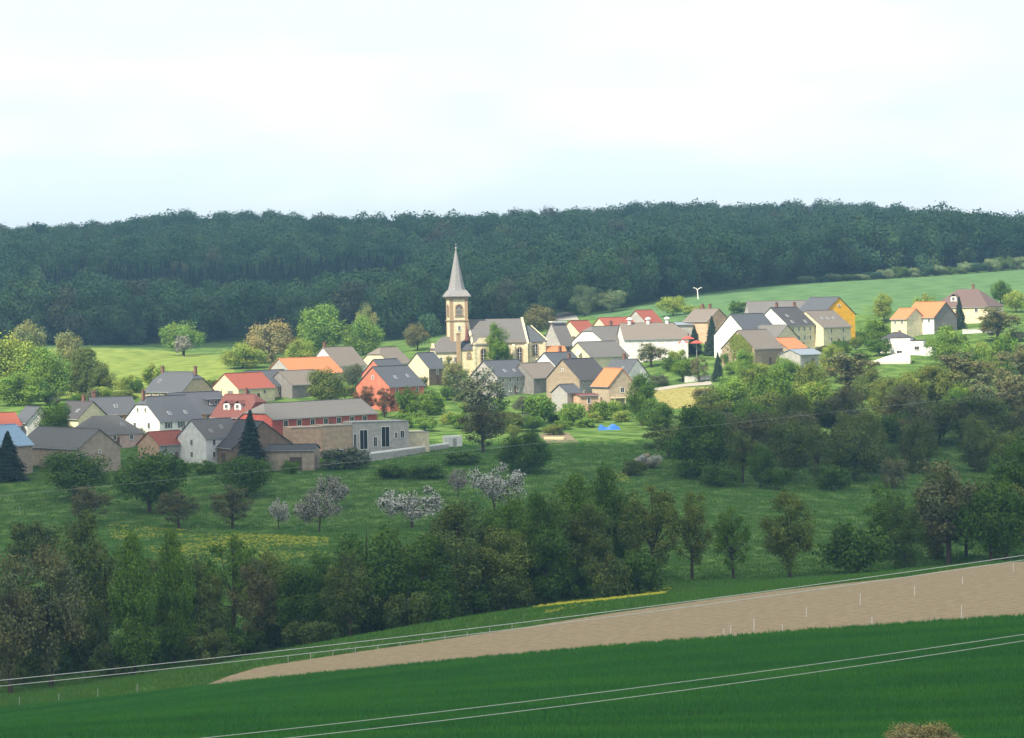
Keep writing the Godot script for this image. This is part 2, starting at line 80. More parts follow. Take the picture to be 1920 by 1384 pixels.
const TREES := [
	["willow", "greyolive", -70.476, -424, 20.026, 11.529, 1.494, "willow", "tree", "grey-green willow cut by the left edge of the picture", ""],
	["willow", "greyolive", -65.67, -430, 20.675, 12.18, 3.418, "willow", "tree", "broad grey-olive willow second from the left in the stream row", ""],
	["fulltall", "olivedark", -66.464, -468, 22.47, 10.605, 2.323, "alder", "tree", "tall dark alder rising behind the grey-olive willows", ""],
	["fulltall", "midgreen", -54.749, -436, 21.079, 8.512, 3.793, "maple", "tree", "leafy green maple with a pale trunk in left stream row", ""],
	["fulltall", "midgreen", -49.91, -444, 20.49, 7.801, 3.93, "maple", "tree", "bushy green maple with straight right edge beside the yellow meadow", ""],
	["bush", "olivedark", -44.666, -446, 9.401, 7.152, 0.412, "bush", "bush", "low shaded bush in the gap below the dandelion meadow", ""],
	["airy", "brownolive", -38.027, -446, 14.116, 9.601, 0.083, "alder", "tree", "brownish thin-leaved alder right of the gap in stream row", ""],
	["tall", "darkgreen", -31.154, -446, 13.234, 9.601, 5.259, "alder", "tree", "green alder between the brownish alder and the big dark maple", ""],
	["full", "darkgreen", -21.811, -450, 17.302, 14.935, 1.629, "maple", "tree", "large dark round maple at the right end of dandelion meadow", ""],
	["tall", "darkgreen", -13.027, -446, 13.481, 11.117, 1.472, "alder", "tree", "dark alder just right of the large round maple", ""],
	["tall", "olivedark", -8.6, -470, 17.153, 12.78, 6.253, "alder", "tree", "tall olive alder below the broad white blossom tree", ""],
	["fulltall", "midgreen", -0.954, -470, 19.27, 10.552, 2.953, "ash_tree", "tree", "tall fresh green ash right of the olive alder", ""],
	["fulltall", "darkgreen", 4.265, -458, 17.83, 9.859, 5.253, "ash_tree", "tree", "dark ash with bare pale stems above the yellow strip", ""],
	["fulltall", "midgreen", 9.071, -478, 19.362, 10.731, 2.991, "ash_tree", "tree", "highest green ash in the middle of the stream row", ""],
	["fulltall", "darkgreen", 14.943, -492, 19.731, 10.591, 4.013, "ash_tree", "tree", "ash leaning beside the meadow right of the highest one", ""],
	["airy", "oliveleaf", 21.719, -486, 16.637, 12.114, 0.946, "oak", "tree", "oak with a dark visible trunk and thin olive crown", ""],
	["airy", "oliveleaf", 28.437, -492, 15.817, 8.919, 3.987, "oak", "tree", "slim oak with thin leaves next to the dark-trunked oak", ""],
	["airy", "midgreen", 35.138, -492, 12.152, 8.362, 5.451, "young_alder", "tree", "short young alder left of the rounded pale alder", ""],
	["willow", "oliveleaf", 44.34, -494, 14.579, 10.075, 3.286, "alder", "tree", "rounded pale olive alder standing alone before the far meadow", ""],
	["bush", "darkgreen", 56.011, -498, 9.281, 13.976, 4.655, "hawthorn", "bush", "wide dark bush above the right end of brown field", ""],
	["fulltall", "freshdull", 64.302, -505, 12.422, 7.438, 4.216, "birch", "tree", "light green slim birch right of the wide dark bush", ""],
	["airy", "greyolive", 72.337, -510, 19.419, 17.335, 0.402, "poplar", "tree", "grey-olive poplar with brown fork at the right edge group", ""],
	["round", "darkgreen", 78.68, -505, 15.166, 13.16, 4.762, "oak", "tree", "dense dark green oak before the grey-olive poplar", ""],
	["tall", "darkgreen", 87.956, -525, 20.56, 15.465, 3.712, "oak", "tree", "dark oak cut by the right edge of the picture", ""],
	["full", "darkgreen", 40.458, -668, 16.284, 17.605, 1.892, "oak", "tree", "big dark oak at the left end of the far meadow's tree row", ""],
	["airy", "olivedark", 49.547, -662, 12.53, 10.501, 0.195, "alder", "tree", "thin alder with pale gap beside the big dark oak", ""],
	["tall", "darkgreen", 52.78, -655, 9.895, 7.124, 5.436, "alder", "tree", "short slender dark alder in front of far tree row", ""],
	["tall", "olivedark", 60.256, -668, 14.087, 12.109, 2.969, "alder", "tree", "grey-dark alder in the middle of far tree row", ""],
	["airy", "olivedark", 66.255, -664, 13.071, 9.028, 4.514, "alder", "tree", "sparse alder right of the grey-dark one in far row", ""],
	["full", "olivedark", 75.134, -676, 12.73, 15.837, 5.519, "oak", "tree", "wide olive oak in the right half of far tree row", ""],
	["bush", "greyolive", 82.114, -664, 7.302, 7.986, 4.485, "hawthorn", "bush", "pale flecked hawthorn at the right end of far tree row", ""],
	["bush", "darkgreen", 55.944, -652, 5.41, 7.842, 5.784, "bush", "bush", "low dark bush at the foot of far tree row, centre", ""],
	["bush", "darkgreen", 68.197, -655, 6.108, 9.191, 2.48, "bush", "bush", "low dark bush at the foot of far tree row, right", ""],
	["bush", "darkgreen", 44.213, -655, 5.155, 10.504, 5.03, "bush", "bush", "low dark bush at the foot of the big dark oak", ""],
	["tall", "freshgreen", 56.585, -790, 13.525, 13.426, 2.792, "maple", "tree", "bright green maple on the slope below the ivy barn", ""],
	["full", "midgreen", 68.486, -800, 14.163, 14.837, 5.875, "oak", "tree", "green oak on the slope below the orange barn roof", ""],
	["round", "yellowgreen", 77.257, -790, 12.017, 11.815, 5.519, "maple", "tree", "yellow-green sunlit maple on slope among the darker trees", ""],
	["airy", "brownolive", 92.229, -840, 11.656, 24.745, 0.612, "oak", "tree", "large brown-olive oak just coming into leaf, right slope", ""],
	["tall", "olivedark", 99.884, -810, 10.593, 16.519, 0.854, "ash_tree", "tree", "dark olive ash right of the brown-olive oak", ""],
	["full", "oliveleaf", 111.333, -835, 7.491, 14.671, 1.363, "oak", "tree", "olive oak below the white terraced house", ""],
	["airy", "brownolive", 120.764, -825, 13.684, 22.433, 6.063, "oak", "tree", "tall brownish oak on the right slope below villa", ""],
	["airy", "greyolive", 126.81, -800, 13.483, 19.941, 2.739, "oak", "tree", "greyish oak right of the tall brownish oak", ""],
	["tall", "olivedark", 114.75, -745, 13.817, 16.882, 3.935, "alder", "tree", "dark alder low on the right slope above the poplar", ""],
	["round", "olivedark", 104.41, -750, 11.914, 18.694, 1.89, "alder", "tree", "broad dark alder behind the top of grey-olive poplar", ""],
	["round", "darkgreen", 93.326, -735, 10.012, 14.99, 3.185, "alder", "tree", "shaded round alder behind far tree row, right", ""],
	["tall", "olivedark", 79.309, -760, 11.415, 15.499, 2.423, "alder", "tree", "tall shaded alder behind far tree row, middle", ""],
	["round", "midgreen", 58.883, -745, 10.622, 14.349, 2.204, "maple", "tree", "green maple behind far tree row, left of centre", ""],
	["airy", "greyolive", 143.2, -860, 11.997, 17.539, 3.674, "oak", "tree", "olive oak at the right edge below the villa", ""],
	["bush", "oliveleaf", 124.376, -760, 7.421, 13.711, 3.669, "bush", "bush", "olive shrub at right edge between the two oaks", ""],
	["tall", "darkgreen", 33.728, -800, 14.124, 10.877, 5.678, "pear_tree", "tree", "tall dark green tree before the white slate-roofed house", ""],
	["full", "darkgreen", 36.916, -788, 8.615, 11.538, 4.283, "plum_tree", "tree", "dark rounded tree right of the blue tarpaulin", ""],
	["bush", "pinkblossom", 30.304, -680, 3.654, 7.497, 5.834, "blackthorn", "bush", "small whitish flowering bush right of the lawn", ""],
	["bush", "olivedark", 26.563, -670, 3.709, 6.715, 5.378, "bush", "bush", "dark bush left of the small whitish flowering bush", ""],
	["full", "darkgreen", 2.605, -668, 9.163, 13.693, 6.223, "maple", "tree", "dark round tree right of the brown tree, beside lawn", ""],
	["bush", "midgreen", 8.327, -812, 8.81, 11.394, 4.216, "shrub", "bush", "green garden shrub below the brown-roofed barn", ""],
	["bush", "freshgreen", 14.584, -806, 6.709, 9.694, 1.024, "shrub", "bush", "bright green shrub below the narrow peach outbuilding", ""],
	["bush", "midgreen", 24.872, -820, 5.778, 9.04, 5.405, "shrub", "bush", "green shrub under the small orange-roofed house", ""],
	["bush", "yellowgreen", 28.868, -812, 3.433, 5.86, 6.058, "shrub", "bush", "pale yellow-green shrub left of the tall dark tree", ""],
	["airy", "brownolive", -7.212, -725, 12.161, 14.786, 5.681, "copper_beech", "tree", "purple-brown thin tree before the modern school's right end", ""],
	["airy", "greygreen", -9.253, -800, 17.379, 19.034, 3.574, "elm", "tree", "grey-green flecked tree in front of the church chapel", ""],
	["willow", "paleyellow", -16.92, -880, 11.529, 9.97, 4.483, "willow", "tree", "pale yellow willow below the church tower", ""],
	["bush", "midgreen", -14.135, -800, 4.858, 8.018, 1.326, "shrub", "bush", "garden shrub left of the grey-green flecked tree", ""],
	["fulltall", "midgreen", -4.351, -932, 17.595, 9.715, 5.222, "linden", "tree", "green linden standing before the church nave", ""],
	["bush", "olivedark", 0.08, -790, 5.623, 7.918, 3.602, "shrub", "bush", "dark garden shrub below the two-skylight house", ""],
	["bush", "midgreen", 12.743, -560, 10.805, 12.348, 1.79, "hawthorn", "bush", "green bush left of the yellow patch by far meadow", ""],
	["round", "darkgreen", -93.098, -648, 10.479, 18.355, 0.399, "walnut_tree", "tree", "dark walnut leftmost of the three big orchard trees", ""],
	["round", "darkgreen", -74.94, -628, 13.787, 17.788, 5.363, "walnut_tree", "tree", "dark walnut with clear trunk, middle of three orchard trees", ""],
	["round", "darkgreen", -56.424, -645, 9.378, 15.346, 6.216, "walnut_tree", "tree", "dark walnut rightmost of three, below the spruce", ""],
	["airy", "brownolive", -85.358, -612, 8.943, 11.094, 0.556, "apple_tree", "tree", "brownish apple tree below the leftmost walnut", ""],
	["airy", "brownolive", -66.774, -608, 7.932, 11.022, 5.028, "apple_tree", "tree", "brownish apple tree right of the middle walnut's trunk", ""],
	["airy", "brownolive", -55.983, -606, 8.942, 10.986, 2.578, "apple_tree", "tree", "brownish apple tree below the rightmost walnut", ""],
	["blossom", "white", -46.63, -604, 7.06, 6.054, 0.947, "cherry_tree", "tree", "small white blossoming cherry left of the larger blossom trees", ""],
	["blossom", "greywhite", -37.862, -592, 8.129, 10.68, 1.846, "apple_tree", "tree", "white-flecked apple tree with dark trunk in the orchard", ""],
	["blossom", "greywhite", -38.042, -625, 7.737, 9.396, 4.828, "apple_tree", "tree", "pinkish flecked apple tree behind the white-flecked one", ""],
	["blossom", "white", -19.669, -586, 8.995, 14.683, 5.481, "cherry_tree", "tree", "broad white cherry in bloom above the large dark maple", ""],
	["blossom", "white", -3.78, -604, 11.001, 13.923, 0.278, "cherry_tree", "tree", "largest white cherry in bloom, below the dark round tree", ""],
	["blossom", "greywhite", -11.621, -632, 6.131, 5.321, 3.859, "cherry_tree", "tree", "slim pale blossom tree between the two big white cherries", ""],
	["bush", "greygreen", -38.219, -690, 5.565, 15.214, 0.282, "elder", "bush", "grey-green bush before the modern school's tan wall", ""],
	["bush", "midgreen", -49.69, -682, 3.522, 5.468, 4.512, "shrub", "bush", "small green shrub at the corner of low tan outbuilding", ""],
	["bush", "darkgreen", -26.308, -662, 3.203, 9.289, 2.078, "hedge_bush", "bush", "dark hedge bush below the ramp wall, left one", ""],
	["bush", "darkgreen", -18.69, -658, 3.524, 10.552, 5.532, "hedge_bush", "bush", "dark hedge bush below the ramp wall, middle one", ""],
	["bush", "darkgreen", -11.69, -688, 3.33, 11.033, 6.158, "hedge_bush", "bush", "dark hedge bush at the right end of ramp wall", ""],
	["bush", "midgreen", -69.725, -686, 3.312, 8.251, 3.174, "shrub", "bush", "low shrub below the white two-storey house", ""],
	["bush", "olivedark", -88.487, -560, 8.267, 12.348, 6.271, "shrub", "bush", "olive shrub in the meadow at far left", ""],
	["conifer", "conifer", -59.122, -688, 14.173, 9.102, 1.945, "spruce", "tree", "tall dark spruce in the lower left village", ""],
	["conifer", "conifer", -112.434, -680, 10.971, 9.542, 0.483, "spruce", "tree", "dark spruce at the left edge before the blue-roofed shed", ""],
	["round", "darkgreen", -111.552, -745, 9.272, 10.804, 3.767, "walnut_tree", "tree", "round dark tree among the houses at far left", ""],
	["full", "yellowgreen", -140.565, -862, 19.018, 20.194, 0.197, "maple", "tree", "big yellow-green maple at the left edge in sunlight", ""],
	["full", "freshgreen", -128.967, -845, 15.533, 16.496, 1.24, "maple", "tree", "fresh green maple right of the big left-edge one", ""],
	["full", "freshgreen", -130.802, -815, 8.84, 17.502, 2.562, "maple", "tree", "lower green maple in front of the left-edge pair", ""],
	["round", "paleyellow", -160.091, -1010, 15.466, 13.732, 3.834, "lime_tree", "tree", "pale tree top showing behind the left-edge maples", ""],
	["round", "paleyellow", -139.149, -960, 12.87, 12.182, 0.981, "lime_tree", "tree", "pale rounded tree left of the bright meadow", ""],
	["full", "olivedark", -120.681, -865, 14.368, 14.354, 0.266, "oak", "tree", "dark oak between the left maples and bright meadow", ""],
	["full", "olivedark", -115.491, -860, 9.917, 9.234, 5.45, "oak", "tree", "smaller dark oak right of the first dark oak", ""],
	["bush", "yellowgreen", -111.402, -885, 4.455, 10.644, 1.971, "shrub", "bush", "yellow-green shrub right of the dark oaks", ""],
	["bush", "yellowgreen", -105.105, -900, 6.64, 9.02, 6.02, "shrub", "bush", "yellow-green shrub above the two-chimney farmhouse", ""],
	["bush", "olivedark", -84.968, -870, 4.686, 5.232, 5.631, "shrub", "bush", "small dark shrub between farmhouse and red roof", ""],
	["round", "freshgreen", -117.04, -1090, 12.467, 18.277, 2.373, "pear_tree", "tree", "lone bright green tree in the sunlit left meadow", ""],
	["blossom", "greywhite", -114.527, -1070, 7.938, 8.579, 2.891, "blackthorn", "bush", "whitish bush at the foot of the lone meadow tree", ""],
	["bush", "bluegreen", -168.819, -1225, 14.614, 18.417, 3.266, "beech", "tree", "blue-green tree at the forest edge above the left meadow", ""],
	["bush", "bluegreen", -151.742, -1225, 11.119, 17.189, 4.044, "beech", "tree", "blue-green tree left of the lone meadow tree, forest edge", ""],
	["bush", "bluegreen", -184.399, -1225, 9.006, 14.733, 3.741, "beech", "tree", "blue-green forest-edge tree behind the pale trees", ""],
	["full", "yellowgreen", -84.409, -960, 8.746, 15.93, 3.512, "maple", "tree", "yellow-green tree at the right end of bright meadow", ""],
	["full", "tanleaf", -77.135, -985, 14.684, 19.23, 3.894, "oak", "tree", "tan-coloured young oak above the orange-tiled barn", ""],
	["full", "freshgreen", -62.331, -1010, 17.888, 21.689, 5.907, "linden", "tree", "large bright green linden behind the white gabled house", ""],
	["full", "freshgreen", -48.875, -1005, 14.508, 14.715, 3.184, "linden", "tree", "bright green linden right of the largest one", ""],
	["fulltall", "paleyellow", -49.458, -1040, 16.987, 9.427, 2.708, "poplar", "tree", "pale green poplar tip above the bright lindens", ""],
	["full", "yellowgreen", -66.332, -965, 8.793, 11.303, 4.524, "maple", "tree", "yellow-green tree just left of bright white gabled house", ""],
	["round", "brownolive", -30.984, -1005, 9.256, 10.476, 1.492, "oak", "tree", "brownish oak left of the church tower", ""],
	["bush", "bluegreen", -29.968, -1120, 9.864, 11.225, 1.891, "beech", "tree", "dull green tree behind the brownish oak by church", ""],
	["round", "brownolive", 9.119, -1015, 10.78, 12.88, 6.141, "oak", "tree", "olive-brown round tree right of the church choir", ""],
	["tall", "palegreen", 27.645, -1140, 12.822, 11.883, 3.273, "birch", "tree", "pale green birch in the field right of church", ""],
	["round", "palegreen", 37.8, -1140, 8.244, 14.983, 3.444, "hawthorn", "bush", "pale flowering hawthorn beside the pale birch", ""],
	["round", "yellowgreen", 56.451, -1065, 6.976, 13.273, 0.072, "maple", "tree", "yellow-green maple on slope left of forked pole", ""],
	["bush", "yellowgreen", 62.608, -1050, 4.321, 10.524, 2.608, "maple", "tree", "lower yellow-green tree right of forked pole's foot", ""],
	["bush", "darkgreen", 76.89, -1040, 4.647, 7.505, 3.642, "shrub", "bush", "dark shrub left of the long grey-roofed barn", ""],
	["round", "olivedark", -51.077, -840, 11.52, 14.276, 0.126, "walnut_tree", "tree", "dark olive round tree above the long school roof", ""],
	["round", "greygreen", -45.987, -885, 7.751, 7.219, 3.867, "plum_tree", "tree", "small grey-green tree left of the coral red house", ""],
	["airy", "redbrown", -40.027, -832, 8.845, 8.672, 3.97, "plum_tree", "tree", "reddish small tree before the coral gable, left one", ""],
	["airy", "redbrown", -34.793, -828, 8.258, 8.255, 0.377, "plum_tree", "tree", "reddish small tree before the coral gable, right one", ""],
	["bush", "darkgreen", -28.3, -828, 9.353, 8.299, 3.94, "laurel", "bush", "dark laurel at the right corner of coral house", ""],
	["bush", "midgreen", -22.781, -838, 7.568, 9.407, 2.928, "laurel", "bush", "green laurel right of the dark one by coral house", ""],
	["bush", "greygreen", -26.882, -880, 5.635, 6.35, 4.266, "shrub", "bush", "grey-green shrub below the small cream house by church", ""],
	["bush", "midgreen", -26.687, -800, 4.695, 9.622, 2.214, "shrub", "bush", "low green shrub in garden behind the modern school", ""],
	["conifer", "conifer", 62.253, -950, 12.321, 6.475, 4.44, "spruce", "tree", "dark spruce at the corner of the tall white house", ""],
	["conifer", "conifer", 57.094, -955, 8.958, 6.126, 4.635, "spruce", "tree", "small dark spruce left of the tall white house", ""],
	["conifer", "conifer", 59.241, -880, 8.363, 4.234, 0.139, "spruce", "tree", "slim dark spruce below the tall white house", ""],
	["airy", "greyolive", 42.019, -925, 7.947, 12.576, 0.38, "cherry_tree", "tree", "nearly bare tree before the long white barn", ""],
	["round", "midgreen", 49.395, -885, 6.76, 9.225, 4.245, "apple_tree", "tree", "small green apple tree on the sunny lawn, left one", ""],
	["airy", "greyolive", 53.712, -880, 7.808, 7.179, 6.05, "apple_tree", "tree", "thin apple tree on the sunny lawn, right one", ""],
	["bush", "brownolive", 53.375, -840, 5.785, 10.103, 1.577, "shrub", "bush", "brown shrub at the right of the sunny lawn", ""],
	["full", "freshgreen", 65.98, -868, 10.618, 9.151, 2.866, "maple", "tree", "bright green tree before the ivy barn's gable", ""],
	["full", "freshgreen", 77.678, -870, 7.669, 10.191, 3.722, "maple", "tree", "bright green tree below the blue-grey lean-to", ""],
	["full", "yellowgreen", 92.415, -880, 8.324, 9.277, 2.01, "maple", "tree", "light yellow-green tree below the long cream house", ""],
	["bush", "darkgreen", 101.479, -945, 3.621, 5.683, 2.286, "shrub", "bush", "dark shrub against the long cream house front", ""],
	["full", "midgreen", 109.817, -925, 10.058, 11.918, 1.964, "linden", "tree", "green linden right of the yellow gable", ""],
	["bush", "darkgreen", 108.676, -905, 6.26, 7.982, 2.318, "laurel", "bush", "dark laurel left of the white terraced house", ""],
	["tall", "yellowgreen", 122.414, -1005, 10.069, 8.198, 3.741, "birch", "tree", "yellow-green birch in the field above the linden", ""],
	["full", "freshgreen", 125.822, -885, 12.23, 13.822, 1.887, "linden", "tree", "broad green linden right of the white terraced house", ""],
	["conifer", "conifer", 141.837, -968, 10.3, 5.045, 2.369, "spruce", "tree", "small conifer between the orange roof and villa", ""],
	["round", "darkgreen", 166.454, -1040, 8.292, 8.013, 4.85, "oak", "tree", "dark round tree right of the villa roof", ""],
	["airy", "brownolive", 147.727, -930, 11.419, 16.859, 0.169, "oak", "tree", "olive-brown tree before the villa's right side", ""],
	["bush", "yellowgreen", 135.401, -1000, 10.114, 9.221, 3.575, "shrub", "bush", "pale shrub behind the orange-roofed white house", ""],
	["bush", "freshgreen", 130.484, -870, 9.962, 10.464, 4.617, "shrub", "bush", "green shrub at right, below the white garden wall", ""],
	["bush", "midgreen", 141.193, -880, 12.86, 12.348, 1.947, "shrub", "bush", "green shrub below the olive-brown tree at right", ""],
	["bush", "oliveleaf", 130.709, -850, 8.179, 10.223, 1.398, "shrub", "bush", "olive shrub at right above the brownish oak", ""],
	["bush", "midgreen", 102.882, -900, 3.348, 7.216, 5.048, "shrub", "bush", "shrub at the left end of white awning", ""],
	["round", "yellowgreen", 166.72, -1010, 7.469, 9.155, 1.499, "maple", "tree", "yellow-green tree at the right edge beside the dark round one", ""],
	["full", "tanleaf", 23.491, -178, 1.867, 5.212, 1.177, "hazel", "bush", "leafy yellow-brown shrub top at the bottom edge, right", ""],
	["bush", "palegreen", 125.635, -1292, 3.473, 10.225, 4.384, "hedge_hawthorn", "bush", "first hawthorn from the left in the hedge above the green field", "hawthorn hedge above the green field"],
	["bush", "bluegreen", 131.317, -1293.6, 2.782, 9.546, 2.022, "hedge_hawthorn", "bush", "second hawthorn from the left in the hedge above the green field", "hawthorn hedge above the green field"],
	["bush", "palegreen", 137.012, -1295.2, 3.947, 10.04, 5.235, "hedge_hawthorn", "bush", "third hawthorn from the left in the hedge above the green field", "hawthorn hedge above the green field"],
	["bush", "freshdull", 142.72, -1296.8, 3.254, 10.27, 5.373, "hedge_hawthorn", "bush", "fourth hawthorn from the left in the hedge above the green field", "hawthorn hedge above the green field"],
	["bush", "palegreen", 148.443, -1298.4, 3.025, 9.722, 2.115, "hedge_hawthorn", "bush", "fifth hawthorn from the left in the hedge above the green field", "hawthorn hedge above the green field"],
	["bush", "bluegreen", 154.179, -1300, 3.728, 10.737, 5.557, "hedge_hawthorn", "bush", "sixth hawthorn from the left in the hedge above the green field", "hawthorn hedge above the green field"],
	["bush", "palegreen", 159.928, -1301.6, 4.667, 10.334, 1.413, "hedge_hawthorn", "bush", "seventh hawthorn from the left in the hedge above the green field", "hawthorn hedge above the green field"],
	["bush", "freshdull", 165.692, -1303.2, 5.607, 9.657, 3.326, "hedge_hawthorn", "bush", "eighth hawthorn from the left in the hedge above the green field", "hawthorn hedge above the green field"],
	["bush", "palegreen", 171.469, -1304.8, 4.444, 9.815, 5.067, "hedge_hawthorn", "bush", "ninth hawthorn from the left in the hedge above the green field", "hawthorn hedge above the green field"],
	["bush", "bluegreen", 177.26, -1306.4, 6.089, 11.184, 1.153, "hedge_hawthorn", "bush", "tenth hawthorn from the left in the hedge above the green field", "hawthorn hedge above the green field"],
	["bush", "palegreen", 183.065, -1308, 5.158, 10.023, 5.069, "hedge_hawthorn", "bush", "eleventh hawthorn from the left in the hedge above the green field", "hawthorn hedge above the green field"],
	["bush", "freshdull", 188.884, -1309.6, 3.99, 10.799, 5.063, "hedge_hawthorn", "bush", "twelfth hawthorn from the left in the hedge above the green field", "hawthorn hedge above the green field"],
	["bush", "palegreen", 194.717, -1311.2, 5.641, 10.188, 0.814, "hedge_hawthorn", "bush", "thirteenth hawthorn from the left in the hedge above the green field", "hawthorn hedge above the green field"],
	["bush", "bluegreen", 200.563, -1312.8, 4.941, 10.088, 4.985, "hedge_hawthorn", "bush", "fourteenth hawthorn from the left in the hedge above the green field", "hawthorn hedge above the green field"],
	["bush", "palegreen", 206.423, -1314.4, 6.361, 10.057, 2.175, "hedge_hawthorn", "bush", "fifteenth hawthorn from the left in the hedge above the green field", "hawthorn hedge above the green field"],
	["bush", "freshdull", 212.297, -1316, 7.076, 10.376, 2.636, "hedge_hawthorn", "bush", "sixteenth hawthorn from the left in the hedge above the green field", "hawthorn hedge above the green field"],
	["bush", "palegreen", 218.185, -1317.6, 6.139, 10.374, 5.781, "hedge_hawthorn", "bush", "seventeenth hawthorn from the left in the hedge above the green field", "hawthorn hedge above the green field"],
	["bush", "bluegreen", 224.087, -1319.2, 5.673, 9.85, 0.029, "hedge_hawthorn", "bush", "eighteenth hawthorn from the left in the hedge above the green field", "hawthorn hedge above the green field"],
	["bush", "olivedark", -72.628, -438, 7.556, 8.341, 5.526, "stream_bush", "bush", "first low dark bush from the left under the stream trees", "low bushes under the stream trees"],
	["bush", "darkgreen", -68.945, -445, 7.816, 8.474, 2.728, "stream_bush", "bush", "second low dark bush from the left under the stream trees", "low bushes under the stream trees"],
	["bush", "darkgreen", -65.109, -452, 7.818, 8.607, 5.824, "stream_bush", "bush", "third low dark bush from the left under the stream trees", "low bushes under the stream trees"],
	["bush", "olivedark", -58.37, -438, 5.275, 8.341, 4.682, "stream_bush", "bush", "fourth low dark bush from the left under the stream trees", "low bushes under the stream trees"],
	["bush", "darkgreen", -54.461, -445, 7.331, 8.474, 4.164, "stream_bush", "bush", "fifth low dark bush from the left under the stream trees", "low bushes under the stream trees"],
	["bush", "darkgreen", -50.397, -452, 6.41, 8.607, 1.815, "stream_bush", "bush", "sixth low dark bush from the left under the stream trees", "low bushes under the stream trees"],
	["bush", "olivedark", -44.106, -438, 5.646, 8.341, 1.428, "stream_bush", "bush", "seventh low dark bush from the left under the stream trees", "low bushes under the stream trees"],
	["bush", "darkgreen", -39.97, -445, 4.861, 8.474, 3.697, "stream_bush", "bush", "eighth low dark bush from the left under the stream trees", "low bushes under the stream trees"],
	["bush", "darkgreen", -35.679, -452, 5.65, 8.607, 5.088, "stream_bush", "bush", "ninth low dark bush from the left under the stream trees", "low bushes under the stream trees"],
	["bush", "olivedark", -29.835, -438, 4.708, 8.341, 5.675, "stream_bush", "bush", "tenth low dark bush from the left under the stream trees", "low bushes under the stream trees"],
	["bush", "darkgreen", -25.472, -445, 6.864, 8.474, 5.802, "stream_bush", "bush", "eleventh low dark bush from the left under the stream trees", "low bushes under the stream trees"],
	["bush", "darkgreen", -20.955, -452, 7.633, 8.607, 5.65, "stream_bush", "bush", "twelfth low dark bush from the left under the stream trees", "low bushes under the stream trees"],
	["bush", "olivedark", -15.559, -438, 6.385, 8.341, 0.083, "stream_bush", "bush", "thirteenth low dark bush from the left under the stream trees", "low bushes under the stream trees"],
	["bush", "darkgreen", -10.972, -445, 7.029, 8.474, 1.079, "stream_bush", "bush", "fourteenth low dark bush from the left under the stream trees", "low bushes under the stream trees"],
	["bush", "darkgreen", -6.233, -452, 5.691, 8.607, 4.163, "stream_bush", "bush", "fifteenth low dark bush from the left under the stream trees", "low bushes under the stream trees"],
	["bush", "olivedark", -1.334, -454, 6.454, 8.646, 2.598, "stream_bush", "bush", "sixteenth low dark bush from the left under the stream trees", "low bushes under the stream trees"],
	["bush", "darkgreen", 3.65, -461, 7.93, 8.779, 3.844, "stream_bush", "bush", "seventeenth low dark bush from the left under the stream trees", "low bushes under the stream trees"],
	["bush", "darkgreen", 8.787, -468, 6.035, 8.912, 1.586, "stream_bush", "bush", "eighteenth low dark bush from the left under the stream trees", "low bushes under the stream trees"],
	["bush", "olivedark", 13.437, -454, 7.555, 8.646, 2.997, "stream_bush", "bush", "nineteenth low dark bush from the left under the stream trees", "low bushes under the stream trees"],
	["bush", "darkgreen", 18.647, -461, 7.409, 8.779, 2.21, "stream_bush", "bush", "twentieth low dark bush from the left under the stream trees", "low bushes under the stream trees"],
	["airy", "oliveleaf", 35.562, -699.246, 8.914, 14.6, 1.239, "slope_tree", "tree", "thin-crowned olive-green tree left of the big dark oak in the slope wood", "trees of the dense wood on the right slope"],
	["tall", "greyolive", 48.378, -719.096, 11.379, 10.727, 3.358, "slope_tree", "tree", "tall grey-olive tree right of the big dark oak in the slope wood", "trees of the dense wood on the right slope"],
	["tall", "brownolive", 61.906, -736.949, 8.359, 12.409, 5.13, "slope_tree", "tree", "tall brown-olive tree left of the far row's grey alder in the slope wood", "trees of the dense wood on the right slope"],
	["airy", "brownolive", 80.601, -762.188, 11.8, 12.092, 1.076, "slope_tree", "tree", "thin-crowned brown-olive tree right of the yellow-green slope maple in the slope wood", "trees of the dense wood on the right slope"],
	["full", "oliveleaf", 95.995, -794.183, 10.513, 9.232, 4.972, "slope_tree", "tree", "broad olive-green tree below the white awning in the slope wood", "trees of the dense wood on the right slope"],
	["tall", "oliveleaf", 112.225, -819.9, 12.064, 12.155, 5.789, "slope_tree", "tree", "tall olive-green tree left of the tall brownish oak in the slope wood", "trees of the dense wood on the right slope"],
	["full", "olivedark", 105.98, -696.61, 10.924, 9.858, 5.062, "slope_tree", "tree", "broad dark olive tree right of the tall brownish oak in the slope wood", "trees of the dense wood on the right slope"],
	["full", "oliveleaf", 119.618, -709.684, 9.641, 10.667, 5.172, "slope_tree", "tree", "broad olive-green tree right of the tall brownish oak in the slope wood", "trees of the dense wood on the right slope"],
	["full", "olivedark", 47.801, -737.335, 8.924, 9.527, 0.047, "slope_tree", "tree", "broad dark olive tree right of the big dark oak in the slope wood", "trees of the dense wood on the right slope"],
	["full", "olivedark", 65.069, -776.041, 10.968, 13.12, 3.948, "slope_tree", "tree", "broad dark olive tree left of the yellow-green slope maple in the slope wood", "trees of the dense wood on the right slope"],
	["airy", "midgreen", 79.234, -787.275, 11.737, 11.573, 5.417, "slope_tree", "tree", "thin-crowned mid-green tree right of the yellow-green slope maple in the slope wood", "trees of the dense wood on the right slope"],
	["full", "olivedark", 97.133, -829.832, 9.466, 9.445, 0.314, "slope_tree", "tree", "broad dark olive tree right of the large brown-olive oak in the slope wood", "trees of the dense wood on the right slope"],
	["full", "olivedark", 91.823, -692.403, 12.746, 10.591, 1.704, "slope_tree", "tree", "broad dark olive tree right of the far row's wide oak in the slope wood", "trees of the dense wood on the right slope"],
